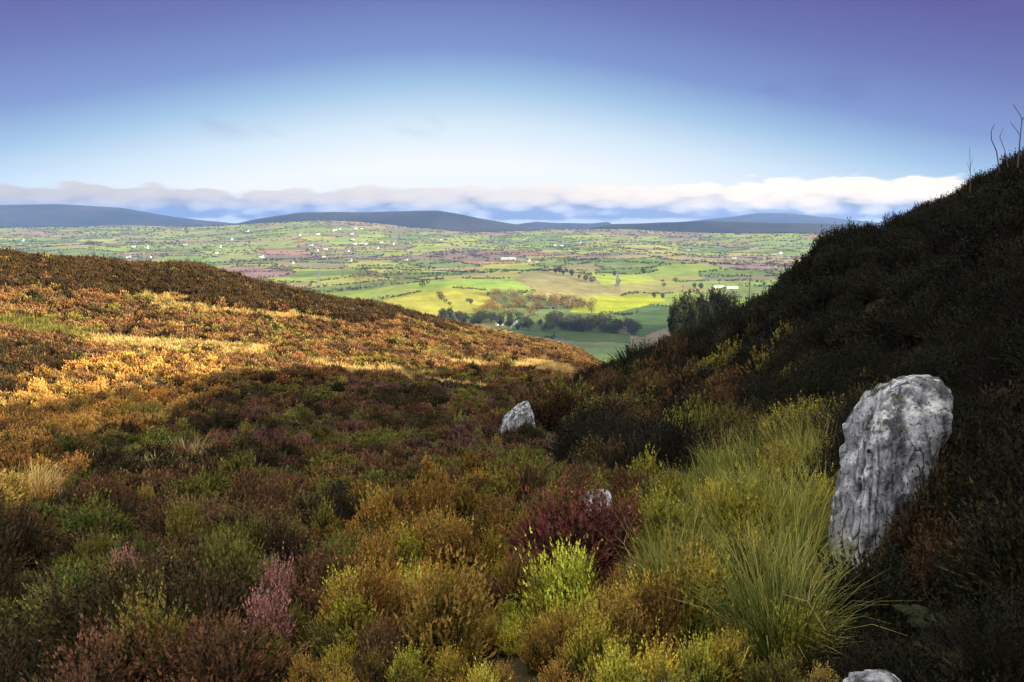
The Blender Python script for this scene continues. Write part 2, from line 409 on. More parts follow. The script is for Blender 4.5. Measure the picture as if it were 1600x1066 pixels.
ui, uj = uf // 4000 - 1000, uf % 4000 - 1000
cnt = np.bincount(inv)
fx = np.bincount(inv, cen[:, 0]) / cnt; fy = np.bincount(inv, cen[:, 1]) / cnt; fz = np.bincount(inv, cen[:, 2]) / cnt
fpx, fpy, _ = proj(fx, fy, fz)
GREENS = np.array([(0.15, 0.215, 0.035), (0.19, 0.245, 0.045), (0.09, 0.135, 0.032), (0.23, 0.25, 0.05), (0.11, 0.155, 0.045), (0.19, 0.19, 0.06)])
BROWNS = np.array([(0.16, 0.13, 0.075), (0.19, 0.15, 0.075), (0.13, 0.115, 0.075), (0.20, 0.18, 0.08), (0.16, 0.155, 0.07)])
h1 = _hash(ui, uj, 41); h2 = _hash(ui, uj, 42)
bog = fbm(fx / 900, fy / 500, 51, 2)
isb = (h1 < 0.24) | (bog > 0.62)
fcol = np.where(isb[:, None], BROWNS[(h2 * 4.99).astype(int)], GREENS[(h2 * 5.99).astype(int)])
ZONES = [ # px, py, rx, ry, colour: fields that stand out in the photograph
    (970, 474, 75, 12, (0.205, 0.245, 0.014)), (690, 472, 75, 15, (0.195, 0.20, 0.03)), (620, 476, 45, 9, (0.16, 0.20, 0.03)),
    (645, 452, 70, 10, (0.13, 0.19, 0.03)), (600, 434, 48, 11, (0.15, 0.095, 0.065)), (750, 415, 35, 7, (0.25, 0.14, 0.075)),
    (720, 398, 70, 5, (0.12, 0.085, 0.065)), (810, 396, 60, 4, (0.15, 0.09, 0.06)), (440, 396, 48, 4, (0.21, 0.12, 0.08)), (400, 425, 70, 7, (0.16, 0.105, 0.09)),
    (450, 432, 40, 10, (0.17, 0.125, 0.08)), (930, 437, 60, 9, (0.16, 0.22, 0.025)), (1080, 425, 60, 10, (0.14, 0.20, 0.035)), (860, 452, 40, 8, (0.16, 0.15, 0.06)),
    (930, 464, 50, 5, (0.20, 0.20, 0.06)), (1190, 418, 60, 8, (0.14, 0.105, 0.09)), (1240, 385, 60, 12, (0.12, 0.17, 0.045)), (1020, 500, 40, 18, (0.045, 0.085, 0.028)),  # last entry and the one after: green darkened for the valley's shade
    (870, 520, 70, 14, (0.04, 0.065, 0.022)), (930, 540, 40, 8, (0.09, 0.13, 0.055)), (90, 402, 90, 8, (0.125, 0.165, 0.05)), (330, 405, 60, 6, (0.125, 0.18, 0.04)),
    (720, 492, 40, 6, (0.16, 0.10, 0.06)), (660, 490, 40, 5, (0.20, 0.14, 0.06)), (1125, 448, 50, 10, (0.12, 0.18, 0.04)), (760, 440, 60, 6, (0.13, 0.20, 0.035))]
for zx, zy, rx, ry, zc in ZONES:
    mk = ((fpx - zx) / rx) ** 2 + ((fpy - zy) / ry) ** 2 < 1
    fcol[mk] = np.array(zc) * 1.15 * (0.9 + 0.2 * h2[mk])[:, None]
rr = np.hypot(fx, fy)
rough = (rr < 900)
fcol[rough & (fpx < 880)] = (0.07, 0.085, 0.03)
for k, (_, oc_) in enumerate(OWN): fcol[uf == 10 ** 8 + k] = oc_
# the largest fields in the picture as pieces of their own, the rest as one sheet
vis = (np.abs(np.degrees(np.arctan2(fx, fy))) < 36) & (fpy > 348) & (fpy < 560) & (rr > 700)
ppx, ppy, _ = proj(v[:, 0], v[:, 1], v[:, 2])
q = np.stack([ppx[f], ppy[f]], -1)
area = np.abs(((q[:, 2, 0] - q[:, 0, 0]) * (q[:, 3, 1] - q[:, 1, 1]) - (q[:, 3, 0] - q[:, 1, 0]) * (q[:, 2, 1] - q[:, 0, 1]))) / 2
farea = np.bincount(inv, area) * vis
big = set(np.argsort(-farea)[:260].tolist())
order = np.argsort(inv, kind='stable'); starts = np.r_[0, np.cumsum(cnt)]
def field_mesh(sel, cols):
    vi, ff = np.unique(f[sel], return_inverse=True); ff = ff.reshape(-1, 4)
    return vi, ff
rest = np.ones(len(f), bool)
for k in big: rest[order[starts[k]:starts[k + 1]]] = False
def split_mesh(name, sel):
    # unshared corners so that every face keeps its field's own colour
    ff = f[sel]; vv = v[ff].reshape(-1, 3); cc = np.repeat(fcol[inv[sel]], 4, 0)
    return mesh_np(name, vv, np.arange(len(vv)).reshape(-1, 4), M_FIELD, False, {'fcol': cc})
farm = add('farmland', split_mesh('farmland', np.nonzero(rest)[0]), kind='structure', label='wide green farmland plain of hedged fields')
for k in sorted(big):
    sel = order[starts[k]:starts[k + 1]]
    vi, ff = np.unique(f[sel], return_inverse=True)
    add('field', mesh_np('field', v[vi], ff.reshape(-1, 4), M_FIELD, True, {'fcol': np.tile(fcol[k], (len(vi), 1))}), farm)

# ------------------------------------------------------------------ far hills
def hill(prof, D, depth, base, label, seed):
    P_ = np.array(prof, float)
    pxs = np.linspace(P_[0, 0], P_[-1, 0], 160); pys = np.interp(pxs, P_[:, 0], P_[:, 1])
    ker = np.hanning(9); ker /= ker.sum(); pys = np.convolve(np.pad(pys, 4, 'edge'), ker, 'valid')
    T = np.linspace(-1, 1, 33)
    V = []
    for px_, py_ in zip(pxs, pys):
        p = pix(px_, py_, D)
        for t in T:
            s = D + t * depth; hgt = max(p[2] - base, 0) * (math.cos(t * math.pi / 2) ** 1.3)
            V.append((p[0] / D * s, s, base - 25 + hgt + 25 * math.cos(t * math.pi / 2)))
    V = np.array(V); V[:, 2] += 16 * (fbm(V[:, 0] / 300, V[:, 1] / 300, seed, 5) - .5)
    i = np.arange(159)[:, None] * 33; j = np.arange(32)[None]
    Fq = np.stack([i + j, i + j + 1, i + 34 + j, i + 33 + j], -1).reshape(-1, 4)[:, ::-1]
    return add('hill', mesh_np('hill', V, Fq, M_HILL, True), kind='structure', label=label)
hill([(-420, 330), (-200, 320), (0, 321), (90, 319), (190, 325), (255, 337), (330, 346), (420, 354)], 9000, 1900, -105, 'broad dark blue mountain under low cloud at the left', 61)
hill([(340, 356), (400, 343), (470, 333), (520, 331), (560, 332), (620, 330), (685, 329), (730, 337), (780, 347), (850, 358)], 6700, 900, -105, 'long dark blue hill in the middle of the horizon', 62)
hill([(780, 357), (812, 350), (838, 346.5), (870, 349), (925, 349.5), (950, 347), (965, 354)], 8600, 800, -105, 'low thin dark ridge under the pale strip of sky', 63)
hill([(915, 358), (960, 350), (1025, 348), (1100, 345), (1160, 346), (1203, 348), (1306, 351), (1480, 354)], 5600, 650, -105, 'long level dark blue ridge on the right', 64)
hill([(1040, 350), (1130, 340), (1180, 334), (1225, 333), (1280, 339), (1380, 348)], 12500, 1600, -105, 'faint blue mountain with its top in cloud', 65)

# ------------------------------------------------------------------ plant prototypes
def unit(a): return a / (np.linalg.norm(a, axis=-1, keepdims=True) + 1e-9)
def shrub_np(seed, n, R, H, inner, kl, ll, lw, upward=0.4, zmin=0.05, lump=0.22, tall=1.0, j0=0.72, j1=1.1):
    """rounded bush of leafy sprigs: returns foliage (v,f,attr) and stems (v,f)"""
    r = np.random.default_rng(seed)
    cz = r.uniform(zmin, 1, n) ** tall; ph = r.uniform(0, 2 * np.pi, n); sz = np.sqrt(1 - cz ** 2)
    d = np.c_[sz * np.cos(ph), sz * np.sin(ph), cz]
    lumps = 1 + lump * np.sin(3 * ph + r.uniform(0, 6)) * sz + lump * np.sin(5 * ph + 7 * cz + r.uniform(0, 6)) * 0.7
    tip = d * np.array([R, R, H]) * (lumps * r.uniform(j0, j1, n))[:, None]
    base = tip * inner * r.uniform(0.8, 1.2, n)[:, None]; base[:, 2] *= 0.75
    ax = unit(tip - base + np.array([0, 0, upward]) * np.linalg.norm(tip - base, axis=1)[:, None])
    L = np.linalg.norm(tip - base, axis=1)
    s = (np.linspace(0.18, 1, kl)[None] + r.uniform(-.05, .05, (n, kl)))
    bend = r.normal(0, 0.12, (n, 1, 3))
    p = base[:, None] + ax[:, None] * (s * L[:, None])[..., None] + bend * (s ** 2 * L[:, None])[..., None]
    rnd = r.normal(0, 1, (n, kl, 3)); perp = unit(rnd - (rnd * ax[:, None]).sum(-1, keepdims=True) * ax[:, None])
    ang = np.radians(62) * (1 - 0.6 * np.clip(s, 0, 1)) * r.uniform(0.7, 1.2, (n, kl))
    ld = ax[:, None] * np.cos(ang)[..., None] + perp * np.sin(ang)[..., None]
    sd = unit(np.cross(ax[:, None], perp))
    sz_ = (r.uniform(0.7, 1.3, (n, kl)))[..., None]
    a = p - sd * lw / 2 * sz_; b_ = p + sd * lw / 2 * sz_; c_ = p + ld * ll * sz_
    V = np.stack([a, b_, c_], 2).reshape(-1, 3); Fc = np.arange(len(V)).reshape(-1, 3)
    sr = r.uniform(0, 1, (n, 1)) * 0.5 + r.uniform(0, 1, (n, kl)) * 0.5
    at = np.repeat(np.stack([np.clip(s, 0, 1), sr, np.zeros_like(s)], -1).reshape(-1, 3), 3, 0)
    root = np.c_[r.normal(0, R * .12, (n, 2)), np.full(n, -0.08)]
    sid = unit(np.cross(ax, r.normal(0, 1, (n, 3)))) * lw * 0.22
    tp = base + ax * L[:, None] * 0.95 + bend[:, 0] * L[:, None] * .9
    SV = np.stack([root - sid, root + sid, base + sid, base - sid, tp], 1).reshape(-1, 3); i = np.arange(n)[:, None] * 5
    SF = np.r_[np.c_[i, i + 1, i + 2], np.c_[i, i + 2, i + 3], np.c_[i + 3, i + 2, i + 4]]
    return V, Fc, at, SV, SF
def tuft_np(seed, n, R, H, w, droop=0.6, spread=0.5, segs=4):
    r = np.random.default_rng(seed)
    ph = r.uniform(0, 2 * np.pi, n); rr_ = R * np.sqrt(r.uniform(0, 1, n))
    b0 = np.c_[rr_ * np.cos(ph), rr_ * np.sin(ph), np.full(n, -0.05)]
    ph2 = ph + r.normal(0, 0.6, n); out = np.c_[np.cos(ph2), np.sin(ph2), np.zeros(n)]
    h = H * r.uniform(0.45, 1.1, n); lean = spread * r.uniform(0.2, 1.2, n); dr = droop * r.uniform(0, 1, n) ** 1.5
    t = np.linspace(0, 1, segs + 1)
    cen = b0[:, None] + out[:, None] * (h * lean)[:, None, None] * (t ** 1.6)[None, :, None]
    cen[..., 2] += h[:, None] * (t[None] - dr[:, None] * t[None] ** 3 * 0.9)
    sd = np.c_[-np.sin(ph2), np.cos(ph2), np.zeros(n)]
    ww = w * r.uniform(0.6, 1.3, n)[:, None] * (1 - t ** 1.5)[None] * 0.5 + 0.0003
    V = np.stack([cen - sd[:, None] * ww[..., None], cen + sd[:, None] * ww[..., None]], 2)     # n, segs+1, 2, 3
    idx = np.arange(n * (segs + 1) * 2).reshape(n, segs + 1, 2)
    Fc = np.stack([idx[:, :-1, 0], idx[:, :-1, 1], idx[:, 1:, 1], idx[:, 1:, 0]], -1).reshape(-1, 4)
    at = np.stack([np.broadcast_to(t[None, :, None], (n, segs + 1, 2)), np.broadcast_to(r.uniform(0, 1, n)[:, None, None], (n, segs + 1, 2)), np.zeros((n, segs + 1, 2))], -1)
    return V.reshape(-1, 3), Fc, at.reshape(-1, 3)
def shrub_meshes(name, *a, **k):
    V, Fc, at, SV, SF = shrub_np(*a, **k)
    fol = mesh_np(name + '_foliage', V, Fc, M_FOL, False, {'lf': at})
    st = mesh_np(name + '_stems', SV, SF, M_WOOD)
    both = mesh_np(name + '_whole', np.r_[V, SV], np.r_[Fc, SF + len(V)], M_FOL, False, {'lf': np.r_[at, np.full((len(SV), 3), .3)]})
    both.materials.append(M_WOOD); both.polygons.foreach_set('material_index', np.r_[np.zeros(len(Fc), np.int32), np.ones(len(SF), np.int32)])
    return fol, st, both
def tuft_mesh(name, *a, **k):
    V, Fc, at = tuft_np(*a, **k); return mesh_np(name, V, Fc, M_GRASS, False, {'lf': at})
protos = bpy.data.collections.new('plant_sources')
PIDX = {}; PMESH = {}
def reg(kind, lod, meshes):
    PIDX[(kind, lod)] = []; PMESH[(kind, lod)] = meshes
    for m_ in meshes:
        whole = m_[2] if isinstance(m_, tuple) else m_
        o = bpy.data.objects.new('p%03d' % len(protos.objects), whole); protos.objects.link(o); PIDX[(kind, lod)].append(len(protos.objects) - 1)
# every prototype is about 1 m across before it is scaled
LOD = [(620, 16, 0.036, 0.0175), (330, 11, 0.066, 0.034), (110, 8, 0.13, 0.08)]
for l, (n_, kl, ll, lw) in enumerate(LOD):
    reg('heather', l, [shrub_meshes('heather', 100 + 10 * l + s, n_, 0.5, 0.62, 0.6, kl, ll, lw, 0.38) for s in range(4)])
    reg('bilberry', l, [shrub_meshes('bilberry', 200 + 10 * l + s, int(n_ * .8), 0.42, 0.85, 0.4, kl + 4, ll * 0.95, lw * 1.0, 0.9, 0.15, 0.2, 0.7) for s in range(4)])
    reg('gorse', l, [shrub_meshes('gorse', 300 + 10 * l + s, int(n_ * 1.15), 0.56, 0.74, 0.74, kl, ll * 0.72, lw * 0.85, 0.10, 0.0, 0.20, 1.0, 0.86, 1.03) for s in range(4)])
    reg('grass', l, [tuft_mesh('grass_tuft', 400 + 10 * l + s, (420, 200, 70)[l], 0.28, 1.0, (0.012, 0.024, 0.06)[l], 0.55, 0.55) for s in range(4)])
    reg('straw', l, [tuft_mesh('straw_tuft', 500 + 10 * l + s, (420, 220, 80)[l], 0.42, 0.62, (0.010, 0.022, 0.06)[l], 0.75, 0.8) for s in range(4)])

# ------------------------------------------------------------------ where the plants stand
def polar(a0, a1, r0, r1, dens, seed):
    r = np.random.default_rng(seed)
    N = int(dens * 0.5 * math.radians(a1 - a0) * (r1 ** 2 - r0 ** 2))
    rad = np.sqrt(r.uniform(r0 ** 2, r1 ** 2, N)); a = np.radians(r.uniform(a0, a1, N))
    return np.c_[rad * np.sin(a), rad * np.cos(a)]
pts = [polar(-70, 70, 1.5, 5, 30, 1), polar(-55, 55, 5, 11, 16, 2), polar(-44, 44, 11, 26, 6.5, 3), polar(-40, 40, 26, 60, 4.6, 4), polar(-38, 30, 60, 150, 3.4, 5)]
pts = np.concatenate(pts)
X, Y = pts[:, 0], pts[:, 1]; Z = z_moor(X, Y); R = np.hypot(X, Y)
PX, PY, _ = proj(X, Y, Z + 0.25)
# drop plants wholly hidden on the reverse slopes
Zs = [z_moor(X * t, Y * t) - Z * t for t in (0.6, 0.8, 0.9, 0.95)]
hid = np.zeros(len(X), bool)
for d_ in Zs: hid |= d_ > 0.9
keep = ~(hid & (R > 25)); X, Y, Z, R, PX, PY = (a[keep] for a in (X, Y, Z, R, PX, PY))
N = len(X)
r_ = np.random.default_rng(17)
nA = fbm(X / 2.2, Y / 2.2, 71, 3); nB = fbm(X / 6, Y / 6, 72, 3); nC = fbm(X / 0.9, Y / 0.9, 73, 2); u1 = r_.uniform(0, 1, N); u2 = r_.uniform(0, 1, N)
def blob(px, py, rx, ry, tilt=0.0):
    c_, s_ = math.cos(tilt), math.sin(tilt); dx, dy = PX - px, PY - py
    return np.exp(-(((dx * c_ + dy * s_) / rx) ** 2 + ((-dx * s_ + dy * c_) / ry) ** 2))
COL = { # leaf, tip
    'brown': ((0.058, 0.042, 0.018), (0.150, 0.080, 0.038)), 'russet': ((0.115, 0.066, 0.020), (0.25, 0.138, 0.05)), 'mauve': ((0.060, 0.040, 0.028), (0.150, 0.075, 0.062)),
    'dark': ((0.026, 0.028, 0.010), (0.060, 0.042, 0.018)), 'green': ((0.060, 0.074, 0.016), (0.145, 0.140, 0.030)), 'bil': ((0.13, 0.14, 0.02), (0.40, 0.33, 0.045)),
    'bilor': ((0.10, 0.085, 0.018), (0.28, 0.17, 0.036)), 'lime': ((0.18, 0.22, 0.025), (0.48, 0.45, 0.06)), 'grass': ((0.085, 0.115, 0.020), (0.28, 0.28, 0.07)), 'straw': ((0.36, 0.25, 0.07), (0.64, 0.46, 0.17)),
    'gold': ((0.28, 0.165, 0.034), (0.54, 0.31, 0.08)), 'gorse': ((0.007, 0.009, 0.0035), (0.014, 0.014, 0.006)), 'gorsebr': ((0.030, 0.022, 0.009), (0.105, 0.056, 0.022)), 'olive': ((0.10, 0.10, 0.02), (0.22, 0.19, 0.04)),  # gorse is near black: the right slope's shade is put into its colour
    'crest': ((0.026, 0.021, 0.008), (0.058, 0.037, 0.014))}
CN = list(COL); KN = ['heather', 'bilberry', 'gorse', 'grass', 'straw']
ci = np.full(N, CN.index('brown')); ki = np.zeros(N, int); size = 0.34 + 0.22 * r_.uniform(0, 1, N)
def setz(mask, col_, kind_, s0, s1):
    ci[mask] = CN.index(col_); ki[mask] = KN.index(kind_); size[mask] = s0 + (s1 - s0) * r_.uniform(0, 1, mask.sum())
# general shaded moor: brown, mauve and green heather in patches
setz((nA < 0.42), 'dark', 'heather', .34, .6); setz((nA > 0.60), 'green', 'heather', .34, .55); setz((nB > 0.56) & (nA < .62) & (nA > .45), 'mauve', 'heather', .36, .6)
setz((nC > 0.70) & (u1 < .5), 'grass', 'grass', .22, .4)
setz((u1 < 0.05), 'olive', 'bilberry', .25, .45)
nearm = (R < 14); setz(nearm & (nC > .52) & (u2 < .5), 'green', 'heather', .36, .56); setz(nearm & (u2 > .90), 'olive', 'bilberry', .3, .46); setz(nearm & (u2 > .84) & (u2 < .90), 'gorsebr', 'heather', .4, .55)
# the facing slope on the left
left = (R > 24) & (PX < 960) & ((PY < 596) | ((PX < 330) & (PY < 690)))
setz(left, 'russet', 'heather', .40, .66)
setz(left & (nA < .40), 'brown', 'heather', .42, .66); setz(left & (nA > .63), 'olive', 'heather', .40, .6); setz(left & (u1 < .10), 'crest', 'heather', .5, .8)
crest = left & (PY < 450 + 0.09 * PX + 40 * (nB - .5)) & (PX < 760); setz(crest & (u2 < .9), 'crest', 'heather', .5, .75)
setz(left & (blob(20, 555, 110, 26) > 0.45 + .6 * (nB - .5)) & (u2 < .7), 'crest', 'heather', .5, .75)
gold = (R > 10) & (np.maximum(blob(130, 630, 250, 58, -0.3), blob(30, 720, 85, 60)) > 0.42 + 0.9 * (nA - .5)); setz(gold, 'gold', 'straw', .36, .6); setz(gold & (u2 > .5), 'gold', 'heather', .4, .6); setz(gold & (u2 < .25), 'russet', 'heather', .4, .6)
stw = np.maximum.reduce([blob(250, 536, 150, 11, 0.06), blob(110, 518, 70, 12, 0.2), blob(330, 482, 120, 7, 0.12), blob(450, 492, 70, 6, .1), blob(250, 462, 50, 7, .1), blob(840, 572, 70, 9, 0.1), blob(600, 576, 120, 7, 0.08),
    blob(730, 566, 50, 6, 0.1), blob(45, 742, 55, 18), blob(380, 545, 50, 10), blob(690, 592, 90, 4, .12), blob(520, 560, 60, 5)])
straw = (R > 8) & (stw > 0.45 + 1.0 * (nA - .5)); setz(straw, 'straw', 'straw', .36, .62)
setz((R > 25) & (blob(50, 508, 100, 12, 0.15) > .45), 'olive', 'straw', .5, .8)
# spur on the right
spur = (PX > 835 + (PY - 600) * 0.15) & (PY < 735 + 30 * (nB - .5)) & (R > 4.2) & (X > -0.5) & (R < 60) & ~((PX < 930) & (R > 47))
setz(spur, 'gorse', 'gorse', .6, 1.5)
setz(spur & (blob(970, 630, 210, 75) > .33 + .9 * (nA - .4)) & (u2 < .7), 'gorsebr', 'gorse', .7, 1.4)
setz(spur & (u1 < .16) & (PX < 1300) & (PY > 585), 'green', 'bilberry', .5, .9)
setz(spur & (u1 > .88) & (PX < 1320) & (PY > 540), 'olive', 'gorse', .7, 1.2)
setz(spur & (u1 > .75) & (u1 < .88) & (PX < 1400) & (PY > 500), 'dark', 'heather', .8, 1.3)
thin = spur & (r_.uniform(0, 1, N) > np.where(R > 10, .52, .55)); fs = spur & (R > 10); size[fs] *= np.where(PX[fs] > 1330, .85, 1.1)
big_bush = spur & (u2 > .93) & (R > 20); size[big_bush] *= 1.5
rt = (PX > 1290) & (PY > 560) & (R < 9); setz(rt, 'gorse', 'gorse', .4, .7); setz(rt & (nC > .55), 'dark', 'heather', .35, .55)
# foreground
fg = (PY > 735)
gr = fg & (blob(1190, 810, 150, 180) > .35 + .5 * (nC - .5)) & (PX < 1300); setz(gr & (u1 < .50), 'grass', 'grass', .34, .6); setz(gr & (u1 > .50), 'green', 'bilberry', .34, .55); setz(gr & (u1 > .72), 'bil', 'bilberry', .34, .5)
grm = (PY > 640) & (PY <= 735) & (blob(1190, 700, 130, 70) > .45) & (PX < 1310); setz(grm & (u1 < .75), 'grass', 'grass', .5, .75)
bl = fg & (blob(800, 980, 430, 150, -.1) > .40 + .6 * (nC - .5)) & ~gr; setz(bl, 'bil', 'bilberry', .32, .48)
setz(bl & (nA > .54) & (u2 < .75), 'bilor', 'bilberry', .34, .5); setz(bl & (u1 < .15), 'brown', 'heather', .36, .5); setz(bl & (u1 > .86), 'lime', 'bilberry', .3, .44)
mid = (PY > 720) & (blob(700, 790, 220, 60) > .5 + .5 * (nC - .5)) & ~gr; setz(mid & (u2 < .4), 'bilor', 'bilberry', .36, .52)
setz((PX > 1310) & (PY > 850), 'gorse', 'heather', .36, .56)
# keep the standing stone and the small stones clear
def near_px(px, py, rx, ry): return (np.abs(PX - px) < rx) & (np.abs(PY - py) < ry)
kill = thin | ((PX > 1250) & (PX < 1490) & (PY > 600) & (PY < 905) & (R < 5.2) & (R > 3.0)) | ((PX > 775) & (PX < 850) & (PY > 612) & (PY < 690) & (R < 27) & (R > 13) & ~((PY > 665) & (size < .55))) | ((PX > 770) & (PX < 905) & (PY > 600) & (PY < 740) & (size > .6) & (R < 25) & (R > 10)) | (R < 1.75) | (near_px(905, 800, 100, 62) & (R < 6.3))
ki_ok = ~kill
X, Y, Z, R, PX, PY, ci, ki, size = (a[ki_ok] for a in (X, Y, Z, R, PX, PY, ci, ki, size)); N = len(X)
size *= 1 + 0.5 * sstep(R, 40, 110)
low_ = (R < 60) & (r_.uniform(0, 1, N) < np.where(R < 11, .66, .45)) & (ki != 3)
mound = np.where(low_, r_.uniform(.45, .7, N), r_.uniform(1.0, 1.45, N))
mound = np.where((X > 2) & (R > 8), np.minimum(mound, 1.1), mound)
mound = np.where(R < 3.3, np.minimum(mound, .82), mound)
size *= np.where(ki == 3, 1.0, mound)
size = np.where((X > 2) & (R > 8), np.minimum(size, np.where(PX > 1330, .95, 1.35)), size)
front = (PX > 770) & (PX < 1030) & (PY > 735) & (PY < 930) & (R < 5.25); size[front] *= .66
tall_ = np.where(R < 3.2, 0.8, 1.0)
LEAF = np.array([COL[c_][0] for c_ in CN]) * 0.8; TIP = np.array([COL[c_][1] for c_ in CN])  # inner leaves darkened: old wood, plus bush-interior shade put into the colour
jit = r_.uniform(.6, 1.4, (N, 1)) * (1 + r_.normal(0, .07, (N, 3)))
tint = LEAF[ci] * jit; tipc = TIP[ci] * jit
Re = R / np.clip(size / .5, .7, 3); lod = np.where(Re < 8, 0, np.where(Re < 26, 1, 2))
rotz = r_.uniform(0, 6.283, N); tx = r_.normal(0, .1, N); ty = r_.normal(0, .1, N)
hs = r_.uniform(.8, 1.15, N) * tall_
var = r_.integers(0, 4, N)

# the plants that show largest are things of their own; the rest is ground cover
NAMES = {'heather': ('heather_shrub', 'heather'), 'bilberry': ('bilberry_shrub', 'shrub'), 'gorse': ('scrub_bush', 'bush'), 'grass': ('grass_tuft', 'grass tuft'), 'straw': ('straw_grass_tuft', 'grass tuft')}
CWORD = {'brown': 'brown heather shrub', 'russet': 'russet heather shrub', 'mauve': 'mauve-brown heather shrub', 'dark': 'dark heather shrub', 'green': 'olive green heath shrub', 'bil': 'yellow-green upright heath shrub',
         'bilor': 'orange-tipped upright heath shrub', 'lime': 'bright lime upright heath shrub', 'grass': 'tuft of long green grass', 'straw': 'tuft of straw-coloured grass', 'gold': 'tuft of golden moor grass', 'gorse': 'blackish green scrub bush',
         'gorsebr': 'rusty brown topped scrub bush', 'olive': 'olive yellow tuft', 'crest': 'dark brown heather shrub'}
scr = size / np.maximum(R, 1) * (np.abs(PX - 800) < 840) * (PY < 1150)
single = np.zeros(N, bool)
for k_i, lim in ((0, 150), (1, 150), (2, 110), (3, 70)):
    idx = np.nonzero(ki == k_i)[0]; single[idx[np.argsort(-scr[idx])[:lim]]] = True
single &= (scr > 0)
def WHERE(px, py):
    if px > 1000 and py < 740: return 'high on the right-hand slope' if py < 470 else ('half way up the right-hand slope' if py < 600 else 'above the green grass on the right-hand slope')
    if px > 1290: return 'in the dark corner below the standing stone' if py > 900 else 'around the standing stone'
    if px > 1040: return 'among the green grass left of the standing stone'
    if py > 860: return 'along the bottom left of the foreground' if px < 380 else ('at the bottom centre of the foreground' if px < 760 else 'in front of the maroon bush')
    if px > 790: return 'behind the maroon bush' if py < 780 else 'beside the maroon bush'
    return 'on the left foreground slope' if px < 430 else 'on the slope left of the maroon bush'
def plant(nm, m_, loc, rot, scl, tint_, tip_, label, cat, group=None):
    whole = not isinstance(m_, tuple)
    o = add(nm, m_ if whole else None, loc=loc, label=label, cat=cat, group=group)
    o.rotation_euler = rot; o.scale = scl
    fo = o if whole else add('foliage', m_[0], o)
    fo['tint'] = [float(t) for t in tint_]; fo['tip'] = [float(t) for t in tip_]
    if not whole: add('stems', m_[1], o)
    return o
def place_plant(i):
    kd = KN[ki[i]]; m_ = PMESH[(kd, int(lod[i]))][var[i]]
    nm, cat = NAMES[kd]; w_ = CWORD[CN[ci[i]]] + ' ' + WHERE(PX[i], PY[i])
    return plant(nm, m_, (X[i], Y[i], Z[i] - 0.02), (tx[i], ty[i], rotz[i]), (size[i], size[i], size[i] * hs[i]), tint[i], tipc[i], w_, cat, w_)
for i in np.nonzero(single)[0]: place_plant(i)

def cover(name, sel, label, cat):
    me = bpy.data.meshes.new(name); k = len(sel)
    me.vertices.add(k); me.vertices.foreach_set('co', np.c_[X[sel], Y[sel], Z[sel] - 0.02].astype(np.float32).ravel())
    def at(nm, ty_, dat, key):
        a_ = me.attributes.new(nm, ty_, 'POINT'); a_.data.foreach_set(key, np.ascontiguousarray(dat).ravel())
    at('pi', 'INT', np.array([PIDX[(KN[ki[i]], int(lod[i]))][var[i]] for i in sel], np.int32), 'value')
    at('rot', 'FLOAT_VECTOR', np.c_[tx[sel], ty[sel], rotz[sel]].astype(np.float32), 'vector')
    at('scl', 'FLOAT_VECTOR', np.c_[size[sel], size[sel], size[sel] * hs[sel]].astype(np.float32), 'vector')
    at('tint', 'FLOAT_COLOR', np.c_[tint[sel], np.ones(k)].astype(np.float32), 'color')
    at('tip', 'FLOAT_COLOR', np.c_[tipc[sel], np.ones(k)].astype(np.float32), 'color')
    o = add(name, me, kind='stuff', label=label, cat=cat)
    ng = bpy.data.node_groups.get('scatter')
    if not ng:
        ng = bpy.data.node_groups.new('scatter', 'GeometryNodeTree')
        ng.interface.new_socket('Geometry', in_out='INPUT', socket_type='NodeSocketGeometry'); ng.interface.new_socket('Geometry', in_out='OUTPUT', socket_type='NodeSocketGeometry')
        gi = ng.nodes.new('NodeGroupInput'); go = ng.nodes.new('NodeGroupOutput'); ip = ng.nodes.new('GeometryNodeInstanceOnPoints'); co_ = ng.nodes.new('GeometryNodeCollectionInfo')
        co_.inputs[0].default_value = protos; co_.inputs['Separate Children'].default_value = True; co_.inputs['Reset Children'].default_value = True
        def na(nm, ty_):
            x = ng.nodes.new('GeometryNodeInputNamedAttribute'); x.data_type = ty_; x.inputs['Name'].default_value = nm; return x.outputs['Attribute']
        L_ = ng.links.new
        L_(gi.outputs[0], ip.inputs['Points']); L_(co_.outputs[0], ip.inputs['Instance']); ip.inputs['Pick Instance'].default_value = True
        L_(na('pi', 'INT'), ip.inputs['Instance Index']); L_(na('rot', 'FLOAT_VECTOR'), ip.inputs['Rotation']); L_(na('scl', 'FLOAT_VECTOR'), ip.inputs['Scale'])
        L_(ip.outputs[0], go.inputs[0])
    md = o.modifiers.new('scatter', 'NODES'); md.node_group = ng
    return o
rest_i = np.nonzero(~single)[0]
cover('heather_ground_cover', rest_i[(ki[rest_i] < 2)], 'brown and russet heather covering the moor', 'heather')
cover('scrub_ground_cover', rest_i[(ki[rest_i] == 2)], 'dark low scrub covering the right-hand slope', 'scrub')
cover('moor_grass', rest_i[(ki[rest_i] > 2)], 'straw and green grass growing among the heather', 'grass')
print('PLANTS', N, int(single.sum()))

